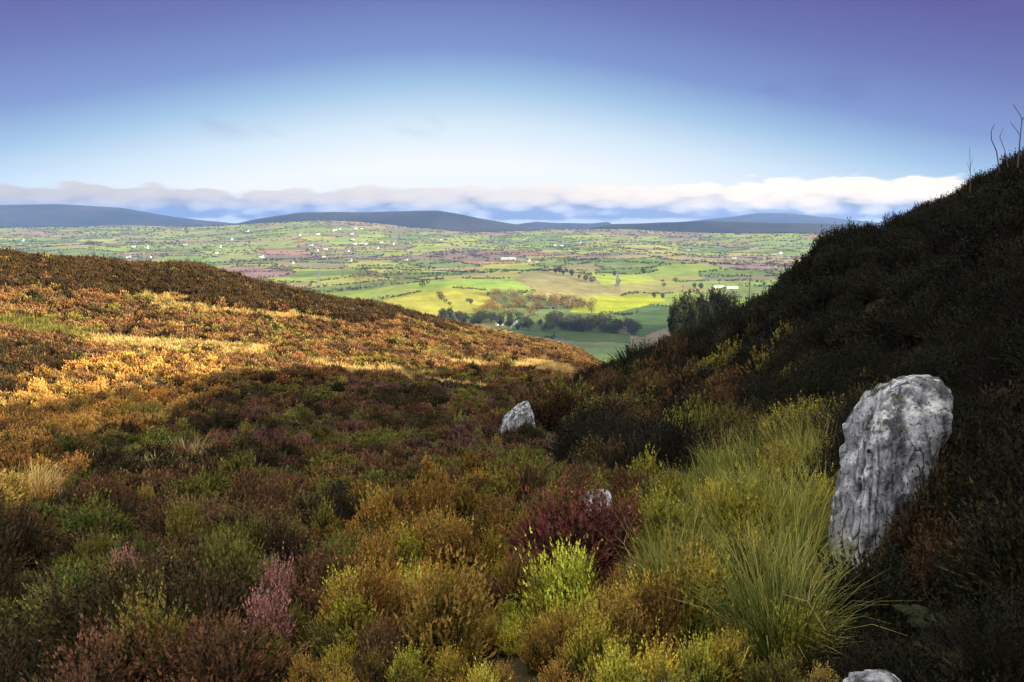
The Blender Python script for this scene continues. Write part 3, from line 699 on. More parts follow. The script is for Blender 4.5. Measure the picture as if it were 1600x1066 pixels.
# ------------------------------------------------------------------ stones
M_ROCK, nt, b = material('limestone', 0.85, 0.25); g = G(nt)
oc = g.obj(); mp = g.n('ShaderNodeMapping'); mp.inputs['Scale'].default_value = (9, 9, 1.6); nt.links.new(oc, mp.inputs[0])
stri = g.noise(1.0, 8, 0.65, mp.outputs[0], 0.4); blot = g.noise(7, 6, 0.65); fine = g.noise(38, 5, 0.7); lich = g.noise(4.5, 5, 0.6)
c = g.mix(g.step(stri, 0.40, 0.60), (0.10, 0.105, 0.14), (0.66, 0.68, 0.73))
c = g.mix(g.step(blot, 0.53, 0.62), c, (0.84, 0.85, 0.88))
c = g.mix(g.step(fine, 0.54, 0.64), c, (0.07, 0.07, 0.09))
c = g.mix(g.step(lich, 0.62, 0.72), c, (0.34, 0.27, 0.23))
vo = g.n('ShaderNodeTexVoronoi', feature='DISTANCE_TO_EDGE'); mp2 = g.n('ShaderNodeMapping'); mp2.inputs['Scale'].default_value = (11, 11, 3.2); nt.links.new(oc, mp2.inputs[0])
wob = g.n('ShaderNodeMix', data_type='RGBA'); wob.inputs[0].default_value = 0.12; nt.links.new(mp2.outputs[0], wob.inputs[6])
nn = g.n('ShaderNodeTexNoise'); nn.inputs['Scale'].default_value = 5; nn.inputs['Detail'].default_value = 5; nt.links.new(oc, nn.inputs['Vector']); sc_ = g.n('ShaderNodeVectorMath', operation='SCALE'); sc_.inputs['Scale'].default_value = 9.0; nt.links.new(nn.outputs['Color'], sc_.inputs[0]); nt.links.new(sc_.outputs[0], wob.inputs[7])
nt.links.new(wob.outputs[2], vo.inputs['Vector']); vo.inputs['Scale'].default_value = 1.0
crk = g.math('MULTIPLY', g.step(vo.outputs['Distance'], 0.0, 0.045, 1.0, 0.0), g.step(g.noise(3.1, 3), 0.46, 0.56))
c = g.mix(crk, c, (0.07, 0.07, 0.085))
geo = g.n('ShaderNodeNewGeometry'); sp = g.n('ShaderNodeSeparateXYZ'); nt.links.new(geo.outputs['Normal'], sp.inputs[0])
moss = g.math('MULTIPLY', g.step(sp.outputs[2], 0.45, 0.8), g.step(g.noise(9, 4), 0.45, 0.55))
c = g.mix(moss, c, (0.05, 0.055, 0.018))
nt.links.new(c, b.inputs['Base Color'])
g.bump(g.math('SUBTRACT', g.math('ADD', g.math('MULTIPLY', stri, 0.7), g.math('MULTIPLY', fine, 0.35)), g.math('MULTIPLY', crk, 0.2)), 1.0, 0.09, b)
def rock_mesh(rows, Y0, depth, seed, lean=0.0, na=170, nz_=170, rough=1.0):
    rows = np.array(rows, float)
    ys = np.linspace(rows[0, 0], rows[-1, 0], nz_)
    lf = np.interp(ys, rows[:, 0], rows[:, 1]); rg = np.interp(ys, rows[:, 0], rows[:, 2])
    V = []
    for k in range(nz_):
        pl = pix(lf[k], ys[k], Y0); pr = pix(rg[k], ys[k], Y0); c0 = (pl + pr) / 2; hw = (pr[0] - pl[0]) / 2
        t = k / (nz_ - 1); dp = depth * min(1.0, (t * 5 + .08)) ** .5
        a = np.linspace(0, 2 * np.pi, na, endpoint=False); ca, sa = np.cos(a), np.sin(a)
        ex = 0.62
        x = np.sign(ca) * np.abs(ca) ** ex * hw; y = np.sign(sa) * np.abs(sa) ** ex * dp
        V.append(np.c_[c0[0] + x, Y0 + y + 0.25 * ca * dp, np.full(na, c0[2])])
    V = np.array(V)
    flat = V.reshape(-1, 3); q = flat - flat.mean(0)
    ang = np.arctan2(q[:, 1], q[:, 0])
    crack = fbm(ang * 9 + 9, flat[:, 2] * 1.4 + ang * .6, seed, 5) - .5
    crack2 = np.abs(fbm(ang * 3.2 + 31, flat[:, 2] * .9, seed + 9, 4) - .5)
    blk = fbm(flat[:, 0] * 9, flat[:, 2] * 9 + flat[:, 1] * 7, seed + 5, 4) - .5
    ridges = np.floor(fbm(ang * 4 + 3, flat[:, 2] * .7 + ang, seed + 2, 2) * 9) / 9 - .5
    pit = fbm(ang * 21, flat[:, 2] * 6 + ang * 2, seed + 7, 4) - .5
    tk = np.repeat(np.linspace(0, 1, nz_), na)
    facet = np.abs(((fbm(ang * 1.3 + 5, flat[:, 2] * 1.8, seed + 3, 2) * 6) % 1) - .5) - .25
    dis = rough * (0.055 * crack + 0.09 * facet - 0.03 * np.exp(-(crack2 / .02) ** 2) + 0.05 * blk + .015 * pit + .035 * ridges) * (.3 + .7 * sstep(tk, 0, .12))
    dirs = unit(q * np.array([1, 1, 0.35])); flat = flat + dirs * dis[:, None]
    i = np.arange(nz_ - 1)[:, None] * na; j = np.arange(na)[None]; k = (j + 1) % na
    Fq = np.stack([i + j, i + k, i + na + k, i + na + j], -1).reshape(-1, 4)[:, ::-1]
    top = flat[:na].mean(0) + np.array([0, 0, .01]); flat = np.r_[flat, top[None]]
    ct = np.stack([np.arange(na), (np.arange(na) + 1) % na, np.full(na, len(flat) - 1), np.full(na, len(flat) - 1)], -1)
    me = bpy.data.meshes.new('stone')
    org = np.array([flat[:, 0].mean(), flat[:, 1].mean(), flat[:, 2].min()])
    me.from_pydata((flat - org).tolist(), [], Fq.tolist() + [tuple(t[:3]) for t in ct]); me.materials.append(M_ROCK)
    me.polygons.foreach_set('use_smooth', np.ones(len(me.polygons), bool)); me.update()
    return me, org
me, org = rock_mesh([(590, 1424, 1462), (597, 1398, 1472), (607, 1378, 1478), (626, 1357, 1480), (650, 1339, 1468), (685, 1331, 1456), (725, 1326, 1440), (770, 1321, 1428), (810, 1318, 1404), (850, 1314, 1374), (890, 1311, 1348), (925, 1309, 1332), (975, 1307, 1325)], 4.45, 0.30, 5)
add('standing_stone', me, loc=org, label='tall pale limestone slab standing in dark scrub on the right', cat='rock')
def small_stone(rows, Y0, depth, seed, label):
    me, org = rock_mesh(rows, Y0, depth, seed, na=60, nz_=50, rough=Y0 * 0.03 + .25)
    return add('boulder', me, loc=org, label=label, cat='rock')
small_stone([(628, 817, 825), (634, 808, 828), (642, 799, 830), (652, 788, 834), (690, 780, 840)], 24.0, 0.45, 15, 'small pointed whitish boulder in the gully at the foot of the spur')
small_stone([(767, 932, 942), (770, 922, 951), (777, 915, 955), (840, 906, 958)], 6.2, 0.14, 25, 'white stone peeping out behind the maroon heather bush')
small_stone([(1058, 1366, 1398), (1063, 1338, 1404), (1078, 1318, 1408), (1140, 1305, 1412)], 2.3, 0.08, 35, 'flat white stone at the bottom edge below the fern')

# ------------------------------------------------------------------ plants that stand out
def ground_at(px, Y): 
    x = (px - 800) / F * Y
    for _ in range(3):
        zz = float(z_moor([x], [Y])[0]); x = (px - 800) / F * (Y * CT - zz * ST)
    return x, float(Y), zz
def special(nm, kind, px, Y, size_, hsc, leaf, tipcol, label, cat, seed, lod_=0, sink=0.02):
    x, y_, z_ = ground_at(px, Y)
    m_ = PMESH[(kind, lod_)][seed % 4]
    return plant(nm, m_, (x, y_, z_ - sink), (0, 0, seed * 1.7), (size_, size_, size_ * hsc), leaf, tipcol, label, cat)
MAR = ((0.055, 0.022, 0.017), (0.17, 0.055, 0.045)); PINK = ((0.17, 0.085, 0.075), (0.42, 0.20, 0.19)); LIME = ((0.19, 0.23, 0.02), (0.46, 0.42, 0.05))
special('heather_shrub', 'heather', 900, 5.3, 1.0, 1.05, *MAR, 'large dark maroon heather bush in the middle foreground', 'heather', 1)
special('heather_shrub', 'heather', 845, 5.1, 0.5, .95, (0.06, .025, .016), (.18, .065, .04), 'small rust-red heather on the left flank of the maroon bush', 'heather', 2)
special('heather_shrub', 'heather', 955, 5.5, 0.6, 1.35, (0.055, .02, .015), (.16, .05, .04), 'small dark red heather on the right flank of the maroon bush', 'heather', 3)
special('heather_shrub', 'bilberry', 197, 5.6, 0.42, 1.1, *PINK, 'faded pink heather sprig standing out on the left slope', 'heather', 4)
special('heather_shrub', 'bilberry', 432, 4.6, 0.42, 1.1, *PINK, 'upper faded pink heather left of the yellow-green shrubs', 'heather', 5)
special('heather_shrub', 'bilberry', 418, 3.9, 0.42, 1.05, *PINK, 'lower faded pink heather left of the yellow-green shrubs', 'heather', 6)
special('bilberry_shrub', 'grass', 335, 4.3, 0.26, 0.9, *LIME, 'bright lime green tuft alone among dark left-hand heather', 'shrub', 7)
special('bilberry_shrub', 'bilberry', 535, 4.7, 0.36, 1.0, *LIME, 'bright lime green upright shrub left of the centre foreground', 'shrub', 8)
special('bilberry_shrub', 'bilberry', 927, 7.0, 0.40, 1.1, *LIME, 'lime green sprig behind the white stone', 'shrub', 9)
special('bilberry_shrub', 'bilberry', 1010, 9.0, 0.6, 1.0, (.10, .11, .02), (.27, .24, .03), 'rounded olive bush between maroon heather and dark slope', 'shrub', 10, 1)
special('bilberry_shrub', 'bilberry', 925, 3.05, .36, .95, *COL['bil'], 'yellow-green shrub directly in front of the maroon bush', 'shrub', 14)
special('bilberry_shrub', 'bilberry', 965, 2.65, .34, .95, *COL['lime'], 'bright shrub near the bottom edge right below the maroon bush', 'shrub', 15)
special('bilberry_shrub', 'bilberry', 900, 2.45, .33, .9, *COL['bilor'], 'orange-tipped shrub near the bottom edge below the maroon bush', 'shrub', 16)
special('bilberry_shrub', 'bilberry', 870, 3.4, .36, .9, *COL['bil'], 'yellow-green shrub at the left foot of the maroon bush', 'shrub', 17)
special('bilberry_shrub', 'bilberry', 990, 3.6, .36, .9, *COL['lime'], 'bright lime shrub at the right foot of the maroon bush', 'shrub', 18)
special('heather_shrub', 'heather', 800, 19.5, .75, .62, *COL['brown'], 'low brown heather in front of the pale gully boulder', 'heather', 19, 1)
special('heather_shrub', 'heather', 832, 20.5, .7, .6, *COL['dark'], 'low dark heather right in front of the gully boulder', 'heather', 21, 1)
special('straw_grass_tuft', 'straw', 290, 15.5, 0.95, 1.1, (.30, .22, .10), (.62, .47, .26), 'pale straw tussock with tall thin stalks on the left moor', 'grass tuft', 11, 0)
special('straw_grass_tuft', 'straw', 155, 13.0, 0.9, .7, (.28, .2, .09), (.55, .42, .22), 'low pale grass cushion at the edge of the shadow', 'grass tuft', 12, 0)
special('straw_grass_tuft', 'straw', 235, 14.0, 0.9, .6, (.26, .22, .1), (.5, .43, .22), 'flattened greenish straw tussock left of the tall tussock', 'grass tuft', 13, 0)
for k, (px_, Y_, s_, h_, lab) in enumerate([(1215, 5.2, .62, 1.05, 'upper'), (1165, 4.6, .55, 1.0, 'left'), (1245, 4.0, .55, 1.1, 'right'), (1180, 3.6, .5, .9, 'lower')]):
    special('grass_tuft', 'grass', px_, Y_, s_, h_, (.09, .12, .02), (.34, .33, .08), lab + ' bright tussock of arching green grass left of standing stone', 'grass tuft', 20 + k)
# scrub growing round the foot of the standing stone
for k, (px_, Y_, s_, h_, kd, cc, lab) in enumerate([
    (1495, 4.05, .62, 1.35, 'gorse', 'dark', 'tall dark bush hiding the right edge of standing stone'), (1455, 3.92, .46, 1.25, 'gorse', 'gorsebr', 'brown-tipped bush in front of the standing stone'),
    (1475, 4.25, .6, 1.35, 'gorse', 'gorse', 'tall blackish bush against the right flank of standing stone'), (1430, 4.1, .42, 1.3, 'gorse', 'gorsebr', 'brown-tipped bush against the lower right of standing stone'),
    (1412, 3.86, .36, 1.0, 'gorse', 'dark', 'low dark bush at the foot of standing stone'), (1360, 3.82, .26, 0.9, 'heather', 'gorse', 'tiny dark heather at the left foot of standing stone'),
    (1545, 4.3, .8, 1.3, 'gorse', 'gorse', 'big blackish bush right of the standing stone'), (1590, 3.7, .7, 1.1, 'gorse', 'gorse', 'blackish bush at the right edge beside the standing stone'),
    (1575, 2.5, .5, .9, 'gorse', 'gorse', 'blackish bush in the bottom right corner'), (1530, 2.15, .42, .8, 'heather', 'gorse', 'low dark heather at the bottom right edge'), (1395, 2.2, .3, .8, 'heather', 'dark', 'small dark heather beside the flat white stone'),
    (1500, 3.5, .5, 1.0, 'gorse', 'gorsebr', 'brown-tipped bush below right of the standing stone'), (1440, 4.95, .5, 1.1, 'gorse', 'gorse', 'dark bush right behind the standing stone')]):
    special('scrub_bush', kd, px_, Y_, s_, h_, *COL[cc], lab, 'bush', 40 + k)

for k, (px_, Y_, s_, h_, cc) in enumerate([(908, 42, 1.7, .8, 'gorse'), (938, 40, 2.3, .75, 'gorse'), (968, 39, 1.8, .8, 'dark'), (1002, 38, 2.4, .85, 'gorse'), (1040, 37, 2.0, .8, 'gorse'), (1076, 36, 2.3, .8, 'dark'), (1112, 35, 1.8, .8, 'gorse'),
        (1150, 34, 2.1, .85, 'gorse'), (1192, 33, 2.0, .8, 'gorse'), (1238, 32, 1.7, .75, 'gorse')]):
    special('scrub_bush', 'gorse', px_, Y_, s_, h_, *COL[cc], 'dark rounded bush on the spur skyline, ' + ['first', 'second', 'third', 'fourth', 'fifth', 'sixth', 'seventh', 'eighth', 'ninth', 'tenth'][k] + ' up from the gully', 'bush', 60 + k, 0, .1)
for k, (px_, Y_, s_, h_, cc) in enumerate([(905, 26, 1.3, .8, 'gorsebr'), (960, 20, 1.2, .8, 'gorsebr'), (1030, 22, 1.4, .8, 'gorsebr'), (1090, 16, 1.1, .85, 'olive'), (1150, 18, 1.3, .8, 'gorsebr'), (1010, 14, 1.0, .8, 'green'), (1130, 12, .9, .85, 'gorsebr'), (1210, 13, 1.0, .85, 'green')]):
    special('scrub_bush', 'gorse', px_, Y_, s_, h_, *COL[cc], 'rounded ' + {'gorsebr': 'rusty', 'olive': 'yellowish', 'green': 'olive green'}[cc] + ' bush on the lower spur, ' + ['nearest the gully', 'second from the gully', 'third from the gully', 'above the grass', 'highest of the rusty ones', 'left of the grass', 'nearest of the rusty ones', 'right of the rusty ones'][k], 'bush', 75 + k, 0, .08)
# ferns in the dark corner
def fern_mesh(seed):
    r = np.random.default_rng(seed); V = []; Fc = []; At = []
    for fr in range(5):
        a = fr * 1.3 + r.uniform(-.3, .3); L = r.uniform(.32, .5)
        for s in np.linspace(.12, 1, 22):
            p = np.array([math.cos(a) * L * s * .85, math.sin(a) * L * s * .85, L * (s * .75 - .55 * s * s)])
            t = np.array([math.cos(a), math.sin(a), .75 - 1.1 * s]); t /= np.linalg.norm(t); sd = np.array([-math.sin(a), math.cos(a), 0])
            w = .13 * math.sin(math.pi * min(1, s * .85 + .12)) * L / .4
            for sg in (-1, 1):
                i = len(V); tipp = p + sd * sg * w + t * w * .35 + np.array([0, 0, -.15 * w])
                V += [p - t * .0045, p + t * .0045, p + (tipp - p) * .6 + t * .005, tipp]; Fc.append((i, i + 1, i + 2, i + 3)); At += [(s * .6, r.uniform(), 0)] * 4
    return mesh_np('fern', np.array(V), np.array(Fc), M_FOL, False, {'lf': np.array(At)})
for k, (px_, Y_, lab) in enumerate([(1440, 2.75, 'small green fern below the standing stone in dark scrub')]):
    x, y_, z_ = ground_at(px_, Y_)
    plant('fern', fern_mesh(80 + k), (x, y_, z_ + .20), (0, 0, k * 1.1), (.30, .30, .30), (.02, .03, .008), (.045, .06, .015), lab, 'fern')

# ------------------------------------------------------------------ bare twigs on the skyline, dry stalks in front
def tube_path(P_, r0, r1, sides=5):
    P_ = np.array(P_, float); V = []; Fc = []
    for k, p in enumerate(P_):
        t = unit(P_[min(k + 1, len(P_) - 1)] - P_[max(k - 1, 0)]); a = unit(np.cross(t, [0.3, 1, 0.2])); b_ = np.cross(t, a); rr_ = r0 + (r1 - r0) * k / (len(P_) - 1)
        for j in range(sides):
            an = 2 * math.pi * j / sides; V.append(p + rr_ * (a * math.cos(an) + b_ * math.sin(an)))
        if k:
            for j in range(sides):
                Fc.append(((k - 1) * sides + j, (k - 1) * sides + (j + 1) % sides, k * sides + (j + 1) % sides, k * sides + j))
    return V, Fc
def twig(paths, label, mat=M_TWIG, name='bare_twig', cat='twig'):
    org = np.array(paths[0][0][0]); paths = [(a_, b_ * .62, c_ * .62) for a_, b_, c_ in paths]
    root = None
    for k, (pp, r0, r1) in enumerate(paths):
        v_, f_ = tube_path(np.array(pp) - org, r0, r1); me = mesh_np('twig', np.array(v_), np.array(f_), mat, True)
        if root is None: root = add(name, None, loc=org, label=label, cat=cat); add('stem', me, root)
        else: add('branch', me, root)
def pp(lst, Y): return [pix(a, b, Y + c) for a, b, c in lst]
twig([(pp([(1590, 262, 0), (1594, 215, .02), (1597, 185, .0), (1583, 163, .05)], 13.0), .018, .007), (pp([(1594, 212, 0), (1586, 200, .05), (1578, 190, .1)], 13.0), .01, .005), (pp([(1597, 188, 0), (1604, 178, 0), (1608, 165, .05)], 13.0), .01, .005)], 'tallest bare twig on the skyline at the right edge')
twig([(pp([(1575, 262, 0), (1570, 235, 0), (1562, 214, .05), (1568, 200, 0)], 13.4), .012, .005)], 'thin leaning bare twig beside the tallest skyline twig')
twig([(pp([(1562, 268, 0), (1557, 236, 0), (1549, 218, .05), (1549, 204, 0), (1554, 194, 0)], 13.8), .017, .008), (pp([(1557, 238, 0), (1553, 226, .05)], 13.8), .008, .004)], 'crooked bare twig with a bulb tip on the skyline')
twig([(pp([(1516, 300, 0), (1516, 262, .02), (1515, 232, .05)], 17), .014, .006), (pp([(1516, 268, 0), (1511, 254, .05)], 17), .008, .004), (pp([(1516, 262, 0), (1521, 246, .05)], 17), .008, .004)], 'short upright forked twig lower down the right skyline')
M_STALK = plain_mat('dry_stalk', (0.45, 0.33, 0.17), 0.8, 0.25, 20)
for k, (lst, Y_, lab) in enumerate([
    ([(1075, 960, 0), (1085, 915, .02), (1097, 875, 0)], 3.5, 'pale dry stalk leaning right below the maroon bush'), ([(1245, 910, 0), (1243, 870, .02), (1262, 845, .0)], 3.6, 'forked dry stalk in the green grass left of stone'),
    ([(1290, 985, 0), (1262, 940, .03), (1222, 928, .05)], 2.9, 'long dry stalk arching left in the right foreground'), ([(985, 870, 0), (975, 850, .05), (962, 838, .05)], 4.2, 'short grey stick lying in the maroon bush'),
    ([(300, 860, 0), (296, 830, 0), (305, 800, .05)], 6.0, 'thin orange stalk on the left slope')]):
    P3 = pp(lst, Y_); twig([(P3, .0024, .001), ([P3[1], P3[1] + np.array([.015, .02, .05]), P3[1] + np.array([.02, .03, .09])], .002, .001)], lab, M_STALK, 'dry_stalk', 'stalk')
# ------------------------------------------------------------------ lowland trees
def leaf_tree(seed, crown, n_clump, per, leaf, tint_, tip_, trunk_h=0.22, ragged=.25):
    """1 m tall tree; crown = (rx, rz, centre z)"""
    r = np.random.default_rng(seed); rx, rz, zc = crown
    d = unit(r.normal(0, 1, (n_clump, 3))); rad = r.uniform(.35, 1, n_clump) ** .5 * (1 + ragged * r.normal(0, 1, n_clump) * .5)
    cc = d * rad[:, None] * np.array([rx, rx, rz]) + np.array([0, 0, zc])
    p = (cc[:, None] + r.normal(0, .035 + .03 * rx, (n_clump, per, 3))).reshape(-1, 3)
    a = r.normal(0, 1, p.shape); b_ = r.normal(0, 1, p.shape)
    V = np.stack([p, p + unit(a) * leaf, p + unit(b_) * leaf], 1).reshape(-1, 3)
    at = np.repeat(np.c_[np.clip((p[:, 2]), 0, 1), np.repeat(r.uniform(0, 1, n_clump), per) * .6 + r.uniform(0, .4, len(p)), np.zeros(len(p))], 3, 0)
    cr = mesh_np('crown', V, np.arange(len(V)).reshape(-1, 3), M_FOL, False, {'lf': at})
    tv, tf = tube_path([(0, 0, -.03), (.01, 0, trunk_h), (0, .01, zc), (0, 0, zc + rz * .5)], .035, .008, 6); tv = list(tv); tf = list(tf)
    for k in range(7):
        z0 = r.uniform(trunk_h, zc + .1 * rz); an = r.uniform(0, 6.28); e_ = np.array([math.cos(an) * rx * .7, math.sin(an) * rx * .7, r.uniform(.1, .3)])
        v_, f_ = tube_path([(0, 0, z0), tuple(np.array([0, 0, z0]) + e_ * .5), tuple(np.array([0, 0, z0]) + e_)], .014, .004, 5)
        tf += [tuple(i + len(tv) for i in q_) for q_ in f_]; tv += list(v_)
    tr = mesh_np('trunk', np.array(tv), np.array(tf), M_BARK, True)
    return cr, tr, tint_, tip_
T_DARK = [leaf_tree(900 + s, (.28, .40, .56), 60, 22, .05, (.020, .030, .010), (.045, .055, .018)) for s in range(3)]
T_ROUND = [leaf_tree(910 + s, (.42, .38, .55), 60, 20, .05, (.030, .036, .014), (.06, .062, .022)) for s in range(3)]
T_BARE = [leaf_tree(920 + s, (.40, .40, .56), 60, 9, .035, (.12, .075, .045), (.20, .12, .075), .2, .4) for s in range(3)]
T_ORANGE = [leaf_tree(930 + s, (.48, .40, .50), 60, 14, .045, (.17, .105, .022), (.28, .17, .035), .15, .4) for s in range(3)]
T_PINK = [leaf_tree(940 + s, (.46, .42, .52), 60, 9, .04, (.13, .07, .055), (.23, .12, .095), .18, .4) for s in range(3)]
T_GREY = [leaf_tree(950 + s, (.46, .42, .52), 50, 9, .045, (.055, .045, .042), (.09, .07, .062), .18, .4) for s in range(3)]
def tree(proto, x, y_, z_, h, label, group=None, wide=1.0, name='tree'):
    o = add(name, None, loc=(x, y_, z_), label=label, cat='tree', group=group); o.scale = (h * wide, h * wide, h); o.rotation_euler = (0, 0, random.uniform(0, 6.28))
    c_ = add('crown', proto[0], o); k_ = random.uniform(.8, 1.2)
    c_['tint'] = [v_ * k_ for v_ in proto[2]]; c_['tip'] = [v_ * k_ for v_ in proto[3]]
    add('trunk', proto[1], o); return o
T_NEAR = [leaf_tree(960 + s, (.36, .30, .66), 110, 30, .05, (.014, .020, .007), (.030, .036, .012)) for s in range(3)]
# trees rising behind the spur
for px_, top_, Y_, pr, w_, lab in [
    (1120, 449, 300, T_NEAR[0], 1.2, 'tallest dark tree rising behind the right-hand spur'), (1143, 460, 295, T_NEAR[1], 1.05, 'dark tree just right of the tallest behind the spur'), (1096, 459, 310, T_NEAR[2], .9, 'slim dark tree left of the tallest behind the spur'),
    (1075, 456, 330, T_NEAR[0], 1.0, 'spreading olive tree behind the end of the spur'), (1058, 470, 320, T_NEAR[1], 1.0, 'low dark tree at the left end of those behind the spur'), (1107, 470, 285, T_NEAR[2], .8, 'short dark tree below the tallest behind the spur'),
    (1085, 474, 290, T_NEAR[1], .8, 'small low tree among the dark trees behind the spur'), (1160, 476, 280, T_NEAR[0], .8, 'low dark tree where the spur meets the pole')]:
    x = (px_ - 800) / F * Y_; zg = float(z_far(x, Y_)); zt = pix(px_, top_, Y_)[2]
    tree(pr, x, Y_, zg, max(zt - zg, 4), lab, None, w_ * .36)
def trees_at(lst, protos_, hpx, label, group, y0=500, wide=1.0):
    for px_, py_ in lst:
        x, y_, z_ = hit(px_, py_, y0); h = random.uniform(*hpx) * y_ / F
        tree(random.choice(protos_), x, y_, z_, h, label, group, wide)
R2 = random.Random(5)
def scatter(n_, x0, x1, f0, f1): return [((px_ := R2.uniform(x0, x1)), R2.uniform(f0(px_), f1(px_))) for _ in range(n_)]
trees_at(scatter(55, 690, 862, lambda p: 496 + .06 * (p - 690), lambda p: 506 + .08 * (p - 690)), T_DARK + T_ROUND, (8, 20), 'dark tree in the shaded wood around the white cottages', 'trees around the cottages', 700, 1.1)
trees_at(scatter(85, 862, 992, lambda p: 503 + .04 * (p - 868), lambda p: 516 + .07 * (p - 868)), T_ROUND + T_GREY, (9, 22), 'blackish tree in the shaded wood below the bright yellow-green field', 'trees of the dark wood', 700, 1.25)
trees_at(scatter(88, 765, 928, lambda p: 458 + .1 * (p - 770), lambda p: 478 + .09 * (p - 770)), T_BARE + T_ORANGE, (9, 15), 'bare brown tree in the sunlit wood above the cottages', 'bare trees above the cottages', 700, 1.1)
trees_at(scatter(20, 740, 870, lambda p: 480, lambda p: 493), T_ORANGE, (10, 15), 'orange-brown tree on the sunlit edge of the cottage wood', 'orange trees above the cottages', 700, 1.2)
trees_at(scatter(46, 552, 642, lambda p: 427, lambda p: 443), T_PINK, (5, 8), 'leafless reddish tree in the pink-brown copse on the plain', 'trees of the pink copse', 700, 1.2)
trees_at([(690, 470), (696, 474), (702, 478), (687, 466), (736, 476), (731, 473), (875, 427), (885, 426), (868, 428), (880, 430), (893, 432), (905, 436), (915, 440), (925, 443), (1037, 449), (1055, 441), (1005, 428), (1022, 466), (1035, 467), (960, 432), (966, 446), (903, 478), (912, 480), (922, 478), (895, 480), (660, 449), (1085, 451), (1095, 453)],
         T_ROUND + T_DARK, (7, 12), 'dark hedgerow tree standing among the sunlit fields', 'hedgerow trees on the plain', 700, 1.2)
trees_at(scatter(34, 130, 440, lambda p: 376 + .02 * p, lambda p: 390 + .05 * p), T_GREY, (4, 7), 'grey leafless tree on the left of the plain', 'grey trees on the left plain', 900, 1.5)
trees_at(scatter(26, 1130, 1240, lambda p: 416, lambda p: 428), T_GREY, (4, 6), 'grey leafless tree beside the sheds right of the plain', 'grey trees near the right sheds', 900, 1.5)

# ------------------------------------------------------------------ hedgerows along the field boundaries
r = np.random.default_rng(91)
S = 800000
sy = 980 * np.exp(r.uniform(0, 1.75, S)); sx = r.uniform(-.66, .42, S) * sy
b1, b2, bd, e1, e2 = field_lookup(sx, sy)
kp = bd < 3.2
sx, sy, b1, b2, e1, e2 = (a[kp] for a in (sx, sy, b1, b2, e1, e2))
ka = (b1 + 1000) * 4000 + b2 + 1000; kb = (e1 + 1000) * 4000 + e2 + 1000
lo, hi = np.minimum(ka, kb), np.maximum(ka, kb); key = lo * 16000000 + hi
cell = np.floor(sx / (3 + sy * .0015)).astype(np.int64) * 100003 + np.floor(sy / (5 + sy * .004)).astype(np.int64)     # thin to one clump a cell
_, first = np.unique(cell, return_index=True); sx, sy, key = sx[first], sy[first], key[first]
uk, kin = np.unique(key, return_inverse=True)
on = (np.random.default_rng(92).uniform(0, 1, len(uk)) < .8)[kin]; sx, sy, kin = sx[on], sy[on], kin[on]
sz = z_far(sx, sy); hpx_, hpy_, _ = proj(sx, sy, sz); vis = (hpx_ > -30) & (hpx_ < 1400) & (hpy_ < 545) & (fbm(sx / 30, sy / 30, 94, 2) > .36)
for poly, _ in OWN: vis &= ~inside(hpx_, hpy_, poly)
sx, sy, sz, kin = sx[vis], sy[vis], sz[vis], kin[vis]
nH = len(sx); hn = fbm(sx / 45, sy / 45, 95, 2); hh = r.uniform(2.0, 5.0, nH) * (.6 + 1.6 * sstep(hn, .4, .75)) * (1 + 1.3 * (r.uniform(0, 1, nH) < .10)) ; ww = 2.0 + sy * .0009
TPC = 14
d = unit(r.normal(0, 1, (nH, TPC, 3))) * np.abs(r.normal(.6, .3, (nH, TPC, 1)))
p = np.stack([sx, sy, sz], -1)[:, None] + d * np.stack([ww, ww * 1.3, hh * .5], -1)[:, None]; p[..., 2] += (hh * .5)[:, None]
q1 = unit(r.normal(0, 1, p.shape)) * (ww * .9)[:, None, None]; q2 = unit(r.normal(0, 1, p.shape)) * (ww * .9)[:, None, None]
q1[..., 2] *= .7; q2[..., 2] *= .7
HV = np.stack([p, p + q1, p + q2], 2)
M_HEDGE = plain_mat('hedge', (0.026, 0.028, 0.014), 0.9, 0.45, 0.02)
M_HEDGE2 = plain_mat('bare_hedge', (0.075, 0.055, 0.042), 0.9, 0.4, 0.02)
plen = np.bincount(kin, 1.0 / sy * 1000, minlength=len(uk)); topk = set(np.argsort(-plen)[:190].tolist())
oh = np.argsort(kin, kind='stable'); sk = kin[oh]; bounds = np.searchsorted(sk, np.arange(len(uk) + 1)); left_over = []
for k in range(len(uk)):
    sel = oh[bounds[k]:bounds[k + 1]]
    if len(sel) == 0: continue
    if k not in topk: left_over.append(sel); continue
    q2d = np.c_[sx[sel], sy[sel]]; q2d = q2d - q2d.mean(0); ax_ = np.linalg.svd(q2d, full_matrices=False)[2][0]; t_ = q2d @ ax_
    sel = sel[np.argsort(t_)]; t_ = np.sort(t_); cut = np.nonzero(np.diff(t_) > 2.2 * ww[sel].mean())[0] + 1
    br = k % 4 == 0
    for run in np.split(sel, cut):
        if len(run) < 4: left_over.append(run); continue
        org = np.array([sx[run].mean(), sy[run].mean(), sz[run].min()]); vv = HV[run].reshape(-1, 3) - org
        lab = ('brownish leafless' if br else 'dark green') + ' hedgerow between fields ' + ('on the near plain' if org[1] < 2300 else 'on the far plain')
        add('hedgerow', mesh_np('hedgerow', vv, np.arange(len(vv)).reshape(-1, 3), M_HEDGE2 if br else M_HEDGE), loc=org, label=lab, cat='hedge', group=lab)
if left_over:
    sel = np.concatenate(left_over); vv = HV[sel].reshape(-1, 3)
    add('distant_hedgerows', mesh_np('distant_hedgerows', vv, np.arange(len(vv)).reshape(-1, 3), M_HEDGE), kind='stuff', label='thin dark hedgerows criss-crossing the distant plain', cat='hedge')

